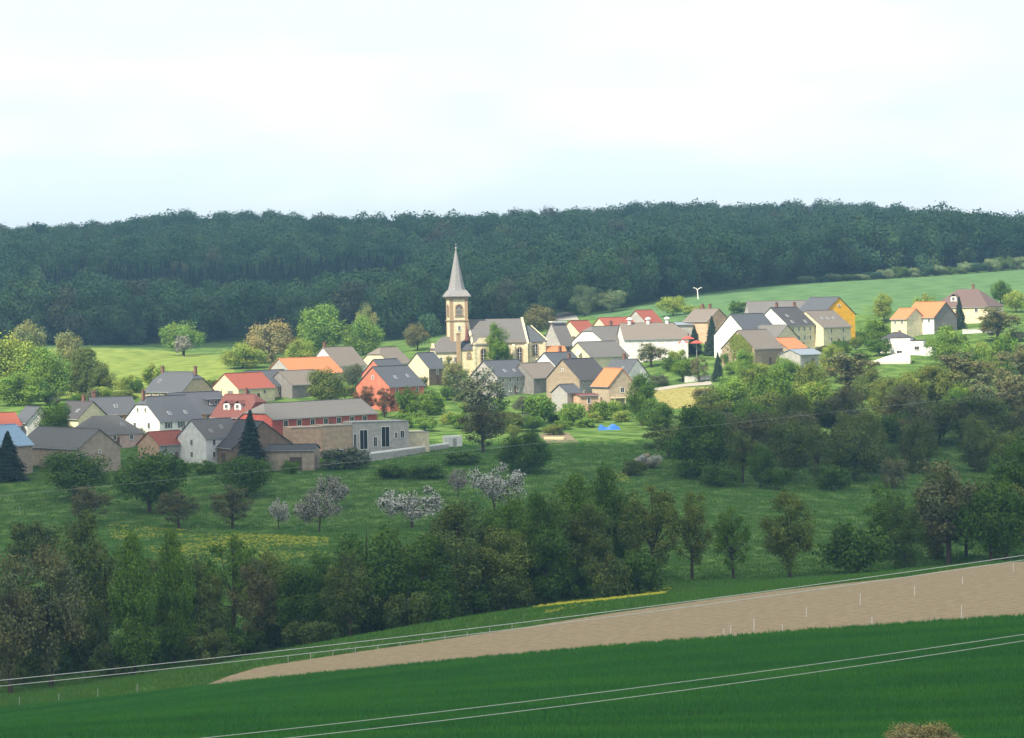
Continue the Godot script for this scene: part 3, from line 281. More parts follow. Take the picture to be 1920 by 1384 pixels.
	["full", "olivedark", 108.62, -718.217, 10.931, 12.345, 1.687, "slope_tree", "tree", "broad dark olive tree right of the grey-olive poplar in the slope wood", "trees of the dense wood on the right slope"],
	["tall", "greyolive", 125.306, -745.826, 11.362, 11.593, 3.311, "slope_tree", "tree", "tall grey-olive tree right of the tall brownish oak in the slope wood", "trees of the dense wood on the right slope"],
	["tall", "olivedark", 50.476, -770.994, 11.502, 11.906, 2.656, "slope_tree", "tree", "tall dark olive tree right of the big dark oak in the slope wood", "trees of the dense wood on the right slope"],
	["full", "olivedark", 67.363, -796.631, 10.081, 10.398, 2.97, "slope_tree", "tree", "broad dark olive tree left of the orange barn roof in the slope wood", "trees of the dense wood on the right slope"],
	["full", "oliveleaf", 79.14, -811.287, 13.854, 11.793, 4.876, "slope_tree", "tree", "broad olive-green tree behind the yellow-green slope maple in the slope wood", "trees of the dense wood on the right slope"],
	["full", "olivedark", 81.666, -689.773, 8.752, 10.614, 0.011, "slope_tree", "tree", "broad dark olive tree right of the far row's grey alder in the slope wood", "trees of the dense wood on the right slope"],
	["airy", "greyolive", 95.162, -723.921, 14.08, 11.971, 0.344, "slope_tree", "tree", "thin-crowned grey-olive tree right of the far row's wide oak in the slope wood", "trees of the dense wood on the right slope"],
	["airy", "brownolive", 112.31, -746.579, 13.395, 13.787, 0.797, "slope_tree", "tree", "thin-crowned brown-olive tree right of the tall brownish oak in the slope wood", "trees of the dense wood on the right slope"],
	["full", "brownolive", 129.043, -763.713, 8.928, 10.656, 0.783, "slope_tree", "tree", "broad brown-olive tree right of the tall brownish oak in the slope wood", "trees of the dense wood on the right slope"],
	["airy", "oliveleaf", 64.951, -825.286, 11.859, 11.911, 0.43, "slope_tree", "tree", "thin-crowned olive-green tree below the ivy-covered barn in the slope wood", "trees of the dense wood on the right slope"],
	["airy", "olivedark", 66.01, -693.804, 12.053, 13.546, 6.121, "slope_tree", "tree", "thin-crowned dark olive tree right of the far row's grey alder in the slope wood", "trees of the dense wood on the right slope"],
	["full", "oliveleaf", 83.462, -724, 10.497, 11.155, 5.366, "slope_tree", "tree", "broad olive-green tree right of the far row's wide oak in the slope wood", "trees of the dense wood on the right slope"],
	["full", "brownolive", 98.674, -742.072, 11.526, 9.692, 0.541, "slope_tree", "tree", "broad brown-olive tree left of the tall brownish oak in the slope wood", "trees of the dense wood on the right slope"],
	["airy", "midgreen", 111.524, -761.003, 11.334, 14.456, 3.153, "slope_tree", "tree", "thin-crowned mid-green tree below the tall brownish oak in the slope wood", "trees of the dense wood on the right slope"],
	["airy", "brownolive", 131.429, -795.196, 12.112, 11.825, 1.984, "slope_tree", "tree", "thin-crowned brown-olive tree right of the brown-roofed villa in the slope wood", "trees of the dense wood on the right slope"],
	["airy", "brownolive", 54.455, -694.026, 13.366, 15.575, 1.976, "slope_tree", "tree", "thin-crowned brown-olive tree left of the far row's grey alder in the slope wood", "trees of the dense wood on the right slope"],
	["tall", "brownolive", 66.657, -709.878, 12.169, 11.678, 2.206, "slope_tree", "tree", "tall brown-olive tree right of the far row's grey alder in the slope wood", "trees of the dense wood on the right slope"],
	["full", "oliveleaf", 81.113, -738.865, 9.789, 10.009, 4.063, "slope_tree", "tree", "broad olive-green tree behind the far row's wide oak in the slope wood", "trees of the dense wood on the right slope"],
	["tall", "brownolive", 98.175, -766.468, 13.268, 12.983, 3.684, "slope_tree", "tree", "tall brown-olive tree below the white terraced house in the slope wood", "trees of the dense wood on the right slope"],
	["full", "midgreen", 116.777, -801.686, 8.903, 9.337, 2.266, "slope_tree", "tree", "broad mid-green tree below the tall brownish oak in the slope wood", "trees of the dense wood on the right slope"],
	["full", "olivedark", 134.479, -813.505, 9.304, 12.482, 1.2, "slope_tree", "tree", "broad dark olive tree right of the brown-roofed villa in the slope wood", "trees of the dense wood on the right slope"],
	["tall", "olivedark", 40.336, -683.324, 9.105, 11.776, 2.065, "slope_tree", "tree", "tall dark olive tree behind the big dark oak in the slope wood", "trees of the dense wood on the right slope"],
	["full", "olivedark", 56.087, -724.497, 8.845, 13.016, 0.777, "slope_tree", "tree", "broad dark olive tree left of the far row's grey alder in the slope wood", "trees of the dense wood on the right slope"],
	["full", "oliveleaf", 68.722, -747.329, 13.977, 11.68, 3.489, "slope_tree", "tree", "broad olive-green tree left of the yellow-green slope maple in the slope wood", "trees of the dense wood on the right slope"],
	["full", "brownolive", 82.96, -758.264, 13.603, 12.502, 4.497, "slope_tree", "tree", "broad brown-olive tree below the large brown-olive oak in the slope wood", "trees of the dense wood on the right slope"],
	["full", "oliveleaf", 102.013, -791.836, 13.418, 11.888, 2.388, "slope_tree", "tree", "broad olive-green tree below the white terraced house in the slope wood", "trees of the dense wood on the right slope"],
	["full", "oliveleaf", 116.844, -818.712, 10.512, 12.207, 0.502, "slope_tree", "tree", "broad olive-green tree left of the tall brownish oak in the slope wood", "trees of the dense wood on the right slope"],
	["airy", "oliveleaf", 109.871, -688.202, 11.968, 11.942, 1.121, "slope_tree", "tree", "thin-crowned olive-green tree right of the tall brownish oak in the slope wood", "trees of the dense wood on the right slope"],
	["airy", "olivedark", 40.969, -713.359, 10.467, 13.104, 2.344, "slope_tree", "tree", "thin-crowned dark olive tree left of the big dark oak in the slope wood", "trees of the dense wood on the right slope"],
	["airy", "midgreen", 55.428, -737.775, 8.959, 11.231, 3.796, "slope_tree", "tree", "thin-crowned mid-green tree right of the big dark oak in the slope wood", "trees of the dense wood on the right slope"],
	["full", "oliveleaf", 67.996, -759.705, 9.829, 10.892, 4.915, "slope_tree", "tree", "broad olive-green tree behind the far row's grey alder in the slope wood", "trees of the dense wood on the right slope"],
	["full", "midgreen", -72.087, -450, 13.48, 10.4, 2.388, "stream_alder", "tree", "broad mid-green alder left of the grey-olive willow in the stream row", "alders filling the stream row"],
	["full", "olivedark", -63.258, -448, 11.685, 9.234, 5.031, "stream_alder", "tree", "broad dark olive alder right of the grey-olive willow in the stream row", "alders filling the stream row"],
	["airy", "oliveleaf", -63.178, -470, 16.206, 12.487, 3.912, "stream_alder", "tree", "thin-crowned olive-green alder left of the pale-trunked maple in the stream row", "alders filling the stream row"],
	["fulltall", "olivedark", -54.888, -460, 15.163, 8.734, 2.71, "stream_alder", "tree", "broad dark olive alder right of the pale-trunked maple in the stream row", "alders filling the stream row"],
	["fulltall", "olivedark", -47.759, -455, 16.252, 9.52, 2.339, "stream_alder", "tree", "broad dark olive alder left of the brownish thin alder in the stream row", "alders filling the stream row"],
	["airy", "midgreen", -43.638, -470, 16.383, 11.317, 3.116, "stream_alder", "tree", "thin-crowned mid-green alder left of the brownish thin alder in the stream row", "alders filling the stream row"],
	["full", "oliveleaf", -36.882, -462, 13.381, 10.015, 4.414, "stream_alder", "tree", "broad olive-green alder right of the brownish thin alder in the stream row", "alders filling the stream row"],
	["fulltall", "darkgreen", -29.965, -466, 12.003, 7.957, 2.641, "stream_alder", "tree", "broad dark green alder left of the large dark round maple in the stream row", "alders filling the stream row"],
	["airy", "olivedark", -23.93, -440, 13.277, 10.563, 4.359, "stream_alder", "tree", "thin-crowned dark olive alder left of the large dark round maple in the stream row", "alders filling the stream row"],
	["fulltall", "darkgreen", -17.983, -465, 11.503, 8.108, 2.894, "stream_alder", "tree", "broad dark green alder right of the large dark round maple in the stream row", "alders filling the stream row"],
	["full", "oliveleaf", -14.89, -450, 12.311, 9.735, 1.539, "stream_alder", "tree", "broad olive-green alder right of the large dark round maple in the stream row", "alders filling the stream row"],
	["tall", "olivedark", -9.876, -450, 14.347, 12.996, 3.365, "stream_alder", "tree", "tall dark olive alder left of the tall olive alder in the stream row", "alders filling the stream row"],
	["airy", "olivedark", -5.457, -475, 11.565, 9.514, 4.366, "stream_alder", "tree", "thin-crowned dark olive alder right of the tall olive alder in the stream row", "alders filling the stream row"],
	["tall", "oliveleaf", -2.199, -455, 13.012, 12.389, 0.45, "stream_alder", "tree", "tall olive-green alder left of the tall fresh green ash in the stream row", "alders filling the stream row"],
	["fulltall", "olivedark", 2.453, -480, 14.697, 9.777, 2.668, "stream_alder", "tree", "broad dark olive alder right of the tall fresh green ash in the stream row", "alders filling the stream row"],
	["fulltall", "olivedark", 6.402, -470, 16.176, 10.335, 2.674, "stream_alder", "tree", "broad dark olive alder left of the highest green ash in the stream row", "alders filling the stream row"],
	["fulltall", "olivedark", 11.91, -470, 14.821, 8.045, 5.524, "stream_alder", "tree", "broad dark olive alder right of the highest green ash in the stream row", "alders filling the stream row"],
	["airy", "oliveleaf", 17.857, -500, 16.315, 10.529, 5.881, "stream_alder", "tree", "thin-crowned olive-green alder left of the dark-trunked oak in the stream row", "alders filling the stream row"],
	["airy", "midgreen", 64.298, -525, 14.26, 11.623, 2.35, "stream_alder", "tree", "thin-crowned mid-green alder right of the wide dark bush in the stream row", "alders filling the stream row"],
	["fulltall", "olivedark", 71.986, -522, 15.418, 9.802, 5.639, "stream_alder", "tree", "broad dark olive alder left of the grey-olive poplar in the stream row", "alders filling the stream row"],
	["airy", "olivedark", 77.521, -525, 12.708, 10.672, 4.967, "stream_alder", "tree", "thin-crowned dark olive alder right of the grey-olive poplar in the stream row", "alders filling the stream row"],
	["tall", "oliveleaf", 82.75, -515, 13.928, 12.603, 1.646, "stream_alder", "tree", "tall olive-green alder right of the grey-olive poplar in the stream row", "alders filling the stream row"],
	["round", "greygreen", -109.44, -745, 4.875, 6.493, 2.915, "garden_shrub", "bush", "round grey-green shrub behind the long tan barn", "garden shrubs between the houses"],
	["round", "oliveleaf", -91.739, -745, 3.723, 6.959, 0.773, "garden_shrub", "bush", "round olive-green shrub left of the white half-hip house", "garden shrubs between the houses"],
	["bush", "midgreen", -71.615, -752, 4.133, 4.788, 5.107, "garden_shrub", "bush", "low mid-green shrub right of the white two-storey house", "garden shrubs between the houses"],
	["round", "freshgreen", -69.891, -862, 4.611, 6.716, 4.159, "garden_shrub", "bush", "round bright green shrub right of the red-roofed cream house", "garden shrubs between the houses"],
	["bush", "greygreen", -70.467, -925, 4.996, 6.358, 5.573, "garden_shrub", "bush", "low grey-green shrub left of the orange-tiled barn", "garden shrubs between the houses"],
	["bush", "greygreen", -59.903, -935, 4.936, 4.468, 4.977, "garden_shrub", "bush", "low grey-green shrub right of the orange-tiled barn", "garden shrubs between the houses"],
	["bush", "darkgreen", -47.562, -905, 4.55, 5.14, 4.192, "garden_shrub", "bush", "low dark green shrub right of the white house by the orange barn", "garden shrubs between the houses"],
	["round", "freshgreen", -40.636, -900, 4.007, 7.358, 4.608, "garden_shrub", "bush", "round bright green shrub left of the coral red house", "garden shrubs between the houses"],
	["bush", "oliveleaf", -32.706, -900, 3.543, 5.402, 3.541, "garden_shrub", "bush", "low olive-green shrub left of the cream house left of the church", "garden shrubs between the houses"],
	["bush", "midgreen", -20.452, -905, 4.539, 5.357, 0.648, "garden_shrub", "bush", "low mid-green shrub right of the cream house left of the church", "garden shrubs between the houses"],
	["round", "darkgreen", -15.597, -905, 4.775, 6.154, 3.691, "garden_shrub", "bush", "round dark green shrub below the church tower", "garden shrubs between the houses"],
	["bush", "yellowgreen", -10.314, -885, 2.507, 6.496, 0.031, "garden_shrub", "bush", "low yellow-green shrub left of the two-skylight house", "garden shrubs between the houses"],
	["bush", "midgreen", -3.777, -838, 4.78, 6.63, 0.901, "garden_shrub", "bush", "low mid-green shrub below the two-skylight house", "garden shrubs between the houses"],
	["round", "greygreen", 2.708, -838, 5.006, 6.502, 4.863, "garden_shrub", "bush", "round grey-green shrub left of the brown-roofed barn", "garden shrubs between the houses"],
	["bush", "yellowgreen", 7.264, -838, 3.472, 4.381, 0.278, "garden_shrub", "bush", "low yellow-green shrub below the brown-roofed barn", "garden shrubs between the houses"],
	["bush", "darkgreen", 10.733, -812, 2.945, 4.977, 0.576, "garden_shrub", "bush", "low dark green shrub left of the stone-gabled house", "garden shrubs between the houses"],
	["bush", "freshgreen", 17.282, -815, 3.942, 6.203, 0.624, "garden_shrub", "bush", "low bright green shrub below the stone-gabled house", "garden shrubs between the houses"],
	["bush", "oliveleaf", 22.551, -835, 2.675, 5.352, 5.529, "garden_shrub", "bush", "low olive-green shrub left of the small orange-roofed house", "garden shrubs between the houses"],
	["bush", "yellowgreen", 34.334, -862, 3.31, 4.571, 1.125, "garden_shrub", "bush", "low yellow-green shrub right of the white slate-roofed house", "garden shrubs between the houses"],
	["bush", "greygreen", 42.247, -880, 3.782, 7.275, 0.148, "garden_shrub", "bush", "low grey-green shrub below the long white barn", "garden shrubs between the houses"],
	["bush", "darkgreen", 47.179, -905, 4.854, 6.913, 5.285, "garden_shrub", "bush", "low dark green shrub left of the sunny lawn", "garden shrubs between the houses"],
	["bush", "yellowgreen", 50.451, -930, 4.03, 7.41, 0.762, "garden_shrub", "bush", "low yellow-green shrub right of the long white barn", "garden shrubs between the houses"],
	["bush", "yellowgreen", 45.297, -945, 4.566, 6.667, 5.3, "garden_shrub", "bush", "low yellow-green shrub below the long white barn", "garden shrubs between the houses"],
	["bush", "yellowgreen", 42.494, -955, 4.212, 5.661, 4.23, "garden_shrub", "bush", "low yellow-green shrub behind the long white barn", "garden shrubs between the houses"],
	["bush", "midgreen", 63.823, -905, 4.619, 6.004, 5.251, "garden_shrub", "bush", "low mid-green shrub left of the ivy-covered barn", "garden shrubs between the houses"],
	["round", "freshgreen", 64.879, -890, 4.115, 8.122, 5.981, "garden_shrub", "bush", "round bright green shrub left of the ivy-covered barn", "garden shrubs between the houses"],
	["round", "yellowgreen", 71.273, -880, 4.441, 8.263, 3.637, "garden_shrub", "bush", "round yellow-green shrub right of the ivy-covered barn", "garden shrubs between the houses"],
	["bush", "yellowgreen", 74.894, -905, 4.141, 4.655, 5.016, "garden_shrub", "bush", "low yellow-green shrub right of the ivy-covered barn", "garden shrubs between the houses"],
	["bush", "oliveleaf", 83.435, -895, 2.896, 5.85, 0.228, "garden_shrub", "bush", "low olive-green shrub below the blue-grey lean-to", "garden shrubs between the houses"],
	["round", "oliveleaf", 87.759, -905, 4.286, 4.825, 4.819, "garden_shrub", "bush", "round olive-green shrub behind the blue-grey lean-to", "garden shrubs between the houses"],
	["round", "greygreen", 93.585, -920, 3.129, 6.39, 3.211, "garden_shrub", "bush", "round grey-green shrub below the long cream house", "garden shrubs between the houses"],
	["bush", "darkgreen", 100.022, -920, 3.231, 5.915, 4.491, "garden_shrub", "bush", "low dark green shrub below the yellow gable", "garden shrubs between the houses"],
	["round", "oliveleaf", 104.657, -930, 4.211, 4.816, 0.67, "garden_shrub", "bush", "round olive-green shrub right of the yellow gable", "garden shrubs between the houses"],
	["round", "midgreen", 110.325, -955, 3.517, 5.26, 4.703, "garden_shrub", "bush", "round mid-green shrub right of the yellow gable", "garden shrubs between the houses"],
	["bush", "yellowgreen", 116.755, -965, 4.382, 4.845, 5.869, "garden_shrub", "bush", "low yellow-green shrub left of the white awning", "garden shrubs between the houses"],
	["bush", "darkgreen", 117.377, -940, 2.98, 4.127, 0.384, "garden_shrub", "bush", "low dark green shrub left of the white terraced house", "garden shrubs between the houses"],
	["bush", "yellowgreen", 124.069, -915, 3.405, 5.807, 2.036, "garden_shrub", "bush", "low yellow-green shrub below the orange-roofed white house", "garden shrubs between the houses"],
	["round", "midgreen", 133.627, -940, 4.001, 6.28, 3.542, "garden_shrub", "bush", "round mid-green shrub right of the orange-roofed white house", "garden shrubs between the houses"],
	["bush", "midgreen", 136.349, -925, 3.458, 4.388, 5.2, "garden_shrub", "bush", "low mid-green shrub below the brown-roofed villa", "garden shrubs between the houses"],
	["bush", "yellowgreen", 139.307, -905, 4.812, 5.578, 1.521, "garden_shrub", "bush", "low yellow-green shrub right of the brown-roofed villa", "garden shrubs between the houses"],
	["bush", "midgreen", 146.934, -915, 4.325, 5.241, 1.129, "garden_shrub", "bush", "low mid-green shrub right of the brown-roofed villa", "garden shrubs between the houses"],
	["bush", "greygreen", 153.632, -930, 3.517, 5.819, 1.57, "garden_shrub", "bush", "low grey-green shrub right of the brown-roofed villa", "garden shrubs between the houses"],
	["round", "midgreen", 148.457, -950, 4.319, 7.612, 3.868, "garden_shrub", "bush", "round mid-green shrub right of the brown-roofed villa", "garden shrubs between the houses"],
	["round", "greygreen", -8.127, -800, 3.737, 6.18, 4.732, "garden_shrub", "bush", "round grey-green shrub left of the two-skylight house", "garden shrubs between the houses"],
	["bush", "greygreen", -3.801, -790, 2.815, 4.653, 2.473, "garden_shrub", "bush", "low grey-green shrub below the two-skylight house", "garden shrubs between the houses"],
	["bush", "yellowgreen", -17.295, -812, 3.667, 5.959, 2.308, "garden_shrub", "bush", "low yellow-green shrub right of the cream house left of the church", "garden shrubs between the houses"],
	["bush", "freshgreen", -22.878, -790, 4.267, 7.329, 2.491, "garden_shrub", "bush", "low bright green shrub below the cream house left of the church", "garden shrubs between the houses"],
	["bush", "oliveleaf", -31.045, -805, 2.482, 4.323, 2.2, "garden_shrub", "bush", "low olive-green shrub below the coral red house", "garden shrubs between the houses"],
	["bush", "yellowgreen", -37.833, -815, 2.922, 6.888, 2.626, "garden_shrub", "bush", "low yellow-green shrub left of the coral red house", "garden shrubs between the houses"],
	["round", "oliveleaf", 0.039, -770, 3.594, 5.082, 0.523, "garden_shrub", "bush", "round olive-green shrub right of the two-skylight house", "garden shrubs between the houses"],
	["bush", "yellowgreen", -29.495, -835, 3.488, 4.395, 3.142, "garden_shrub", "bush", "low yellow-green shrub right of the coral red house", "garden shrubs between the houses"],
	["bush", "freshgreen", -24.793, -850, 2.891, 6.247, 6.111, "garden_shrub", "bush", "low bright green shrub right of the coral red house", "garden shrubs between the houses"],
	["round", "darkgreen", -21.121, -845, 3.803, 4.894, 2.593, "garden_shrub", "bush", "round dark green shrub right of the cream house left of the church", "garden shrubs between the houses"],
	["bush", "darkgreen", -18.234, -870, 4.385, 5.549, 4.694, "garden_shrub", "bush", "low dark green shrub right of the cream house left of the church", "garden shrubs between the houses"],
	["bush", "darkgreen", -28.532, -880, 3.811, 6.546, 1.009, "garden_shrub", "bush", "low dark green shrub left of the cream house left of the church", "garden shrubs between the houses"],
	["bush", "yellowgreen", -12.704, -845, 3.306, 6.364, 4.338, "garden_shrub", "bush", "low yellow-green shrub right of the church tower", "garden shrubs between the houses"],
	["round", "oliveleaf", -7.465, -820, 2.531, 7.085, 4.748, "garden_shrub", "bush", "round olive-green shrub left of the two-skylight house", "garden shrubs between the houses"],
	["round", "oliveleaf", -2.017, -812, 3.616, 8.437, 4.232, "garden_shrub", "bush", "round olive-green shrub below the two-skylight house", "garden shrubs between the houses"],
	["bush", "greygreen", 2.729, -800, 4.358, 6.192, 3.247, "garden_shrub", "bush", "low grey-green shrub left of the brown-roofed barn", "garden shrubs between the houses"],
	["round", "darkgreen", 4.96, -790, 4.147, 8.209, 3.038, "garden_shrub", "bush", "round dark green shrub below the brown-roofed barn", "garden shrubs between the houses"],
	["bush", "midgreen", 12.738, -795, 2.615, 6.517, 4.038, "garden_shrub", "bush", "low mid-green shrub left of the stone-gabled house", "garden shrubs between the houses"],
	["bush", "freshgreen", 19.042, -800, 2.743, 6.845, 5.636, "garden_shrub", "bush", "low bright green shrub left of the blue tarpaulin", "garden shrubs between the houses"],
	["bush", "yellowgreen", 21.208, -812, 3.443, 6.311, 0.938, "garden_shrub", "bush", "low yellow-green shrub left of the blue tarpaulin", "garden shrubs between the houses"],
	["bush", "freshgreen", 16.631, -838, 3.436, 7.392, 0.602, "garden_shrub", "bush", "low bright green shrub left of the small orange-roofed house", "garden shrubs between the houses"],
	["bush", "yellowgreen", 27.932, -830, 4.807, 4.849, 4.698, "garden_shrub", "bush", "low yellow-green shrub below the small orange-roofed house", "garden shrubs between the houses"],
	["bush", "midgreen", 31.693, -838, 2.734, 4.687, 5.756, "garden_shrub", "bush", "low mid-green shrub right of the small orange-roofed house", "garden shrubs between the houses"],
	["bush", "oliveleaf", 35.881, -850, 2.771, 4.537, 3.248, "garden_shrub", "bush", "low olive-green shrub right of the small orange-roofed house", "garden shrubs between the houses"],
	["bush", "oliveleaf", 10.284, -778, 3.194, 7.08, 2.782, "garden_shrub", "bush", "low olive-green shrub left of the stone-gabled house", "garden shrubs between the houses"],
	["round", "freshgreen", -14.593, -870, 3.852, 7.899, 4.515, "garden_shrub", "bush", "round bright green shrub below the church tower", "garden shrubs between the houses"],
	["round", "greygreen", -36.304, -880, 3.339, 7.273, 1.169, "garden_shrub", "bush", "round grey-green shrub behind the coral red house", "garden shrubs between the houses"],
	["round", "oliveleaf", -45.936, -870, 2.907, 7.399, 1.679, "garden_shrub", "bush", "round olive-green shrub right of the white house by the orange barn", "garden shrubs between the houses"],
	["bush", "yellowgreen", -53.646, -885, 2.519, 6.131, 1.251, "garden_shrub", "bush", "low yellow-green shrub left of the white house by the orange barn", "garden shrubs between the houses"],
	["round", "freshgreen", -64.982, -880, 5.118, 5.724, 3.678, "garden_shrub", "bush", "round bright green shrub left of the orange-tiled barn", "garden shrubs between the houses"],
	["bush", "midgreen", -78.011, -905, 3.928, 4.507, 1.977, "garden_shrub", "bush", "low mid-green shrub behind the red-roofed cream house", "garden shrubs between the houses"],
	["round", "yellowgreen", -80.822, -880, 2.59, 5.062, 1.459, "garden_shrub", "bush", "round yellow-green shrub left of the red-roofed cream house", "garden shrubs between the houses"],
	["round", "greygreen", -84.833, -870, 3.21, 5.566, 4.34, "garden_shrub", "bush", "round grey-green shrub left of the red-roofed cream house", "garden shrubs between the houses"],
	["round", "oliveleaf", -97.394, -880, 5.09, 7.329, 5.988, "garden_shrub", "bush", "round olive-green shrub behind the two-chimney farmhouse", "garden shrubs between the houses"],
	["bush", "darkgreen", -106.824, -870, 4.303, 5.56, 1.858, "garden_shrub", "bush", "low dark green shrub left of the two-chimney farmhouse", "garden shrubs between the houses"],
	["bush", "yellowgreen", -113.291, -850, 4.118, 7.073, 4.429, "garden_shrub", "bush", "low yellow-green shrub behind the pink hipped house", "garden shrubs between the houses"],
	["round", "oliveleaf", -105.149, -830, 4.16, 7.767, 2.595, "garden_shrub", "bush", "round olive-green shrub right of the pink hipped house", "garden shrubs between the houses"],
	["round", "greygreen", -114.802, -835, 3.901, 4.555, 5.361, "garden_shrub", "bush", "round grey-green shrub left of the pink hipped house", "garden shrubs between the houses"],
	["round", "midgreen", -116.61, -820, 3.249, 5.616, 3.672, "garden_shrub", "bush", "round mid-green shrub right of the long tan barn", "garden shrubs between the houses"],
	["bush", "greygreen", -122.388, -815, 2.478, 5.411, 1.678, "garden_shrub", "bush", "low grey-green shrub left of the long tan barn", "garden shrubs between the houses"]]
const FOREST_EDGE := [[-799.245, 1215], [-202.906, 1215], [-151.214, 1225], [-85.043, 1225], [-43.766, 1150], [-12.058, 1185], [16.567, 1165], [44.99, 1165], [80.301, 1240], [125.447, 1305], [171.244, 1325], [223.723, 1335], [866.618, 1335]]
const FLOWERS := [[-81.29, -612.8, -56.89, -597.63, -34.63, -565.85, -32.78, -542.68, -45.01, -529.83, -59.89, -539.08, -77.6, -588.42], [2.53, -450.82, 11.69, -469.51, 23.93, -468.14, 19.9, -418.16, 3.49, -385.47], [21.8, -669.97, 25.24, -674.14, 24.86, -658.72, 21.86, -655.19]]
const CLOUD_A := [-750, -500, 750, -500, 750, 775, 260, 778, 120, 765, 20, 752, -40, 738, -100, 735, -130, 742, -250, 742, -750, 742]
const CLOUD_B := [-1100, 1205, -230, 1200, -120, 1190, 0, 1165, 60, 1185, 130, 1290, 200, 1372, 330, 1385, 1100, 1385, 1100, 2900, -1100, 2900]
var EX := {
	"school": Vector3(-37.38, 30.56, -722),
	"ramp": [Vector3(-33.69, 24.527, -708), Vector3(-15.764, 25.134, -738)],
	"container": Vector3(-14.765, 27.647, -742),
	"terrace": Vector3(115.435, 46.303, -906),
	"awning": Vector3(110.291, 42.2, -893),
	"walls": [[Vector3(139.826, 47.98, -948), Vector3(151.218, 47.927, -950), "low white garden wall at right below the villa"], [Vector3(49.783, 36.683, -882), Vector3(57.309, 37.426, -884), "short white wall beside the sunny lawn apple trees"]],
	"pole": Vector3(71.176, 63.025, -1165),
	"parasols": [Vector3(53.953, 47.654, -935), Vector3(52.022, 46.452, -930), Vector3(56.358, 46.349, -932)],
	"car": Vector3(108.086, 45.411, -972),
	"tarp": Vector3(25.005, 0, -792),
	"planks": Vector3(10.087, 0, -764),
	"stakes": [[22.66, -334.121, 0.95, "thin white stake, first from the left in the brown field"], [23.409, -333.981, 1.2, "thin white stake, second from the left in the brown field"], [26.231, -337.142, 1.45, "thin white stake, third from the left in the brown field"], [28.975, -332.837, 0.95, "thin white stake, fourth from the left in the brown field"], [33.06, -348.027, 1.2, "thin white stake, fifth from the left in the brown field"], [40.274, -357.378, 1.45, "thin white stake, sixth from the left in the brown field"], [38.741, -332.712, 0.95, "thin white stake, seventh from the left in the brown field"], [47.539, -364.139, 1.2, "thin white stake, eighth from the left in the brown field"], [48.505, -332.642, 1.45, "thin white stake, ninth from the left in the brown field"], [54.888, -375.117, 0.95, "thin white stake, tenth from the left in the brown field"], [63.447, -389.331, 1.2, "thin white stake, eleventh from the left in the brown field"]],
	"posts": [[-63.164, -386.551, 1.15, "weathered fence post, first from the left on the grass margin"], [-57.488, -382.114, 1.15, "weathered fence post, second from the left on the grass margin"], [-52.17, -378.969, 1.15, "weathered fence post, third from the left on the grass margin"], [-46.962, -376.598, 1.15, "weathered fence post, fourth from the left on the grass margin"], [-28.538, -380.226, 0.85, "thin fence post, first from the left along the brown field's upper edge"], [-25.599, -378.119, 0.85, "thin fence post, second from the left along the brown field's upper edge"], [-22.699, -376.144, 0.85, "thin fence post, third from the left along the brown field's upper edge"], [-19.836, -374.315, 0.85, "thin fence post, fourth from the left along the brown field's upper edge"], [-17.007, -372.649, 0.85, "thin fence post, fifth from the left along the brown field's upper edge"], [-14.235, -371.838, 0.85, "thin fence post, sixth from the left along the brown field's upper edge"], [-11.5, -371.89, 0.85, "thin fence post, seventh from the left along the brown field's upper edge"], [-8.754, -371.441, 0.85, "thin fence post, eighth from the left along the brown field's upper edge"], [-6.018, -371.167, 0.85, "thin fence post, ninth from the left along the brown field's upper edge"], [-3.292, -371.756, 0.85, "thin fence post, tenth from the left along the brown field's upper edge"], [-0.558, -372.529, 0.85, "thin fence post, eleventh from the left along the brown field's upper edge"], [-101.767, -628.561, 1.9, "lone post in the meadow at the far left of orchard"]],
	"wires": [[Vector3(-52.378, 33.876, -202.5), Vector3(53.45, 43.396, -217.5), 0.9, 0.022, "upper cable of the pale pair crossing before the stream trees"], [Vector3(-52.133, 33.633, -201.5), Vector3(53.196, 43.187, -216.5), 0.95, 0.02, "lower cable of the pale pair crossing before the stream trees"], [Vector3(-25.564, 39.509, -137.5), Vector3(35.03, 44.113, -152.5), 0.5, 0.013, "upper cable of the pale pair crossing the wheat field"], [Vector3(-20.524, 39.65, -136.5), Vector3(33.818, 43.843, -151.5), 0.5, 0.013, "lower cable of the pale pair crossing the wheat field"], [Vector3(-83.603, 37.751, -327.5), Vector3(84.971, 51.308, -342.5), 0.6, 0.006, "thin dark cable crossing before orchard and far meadow"]]}

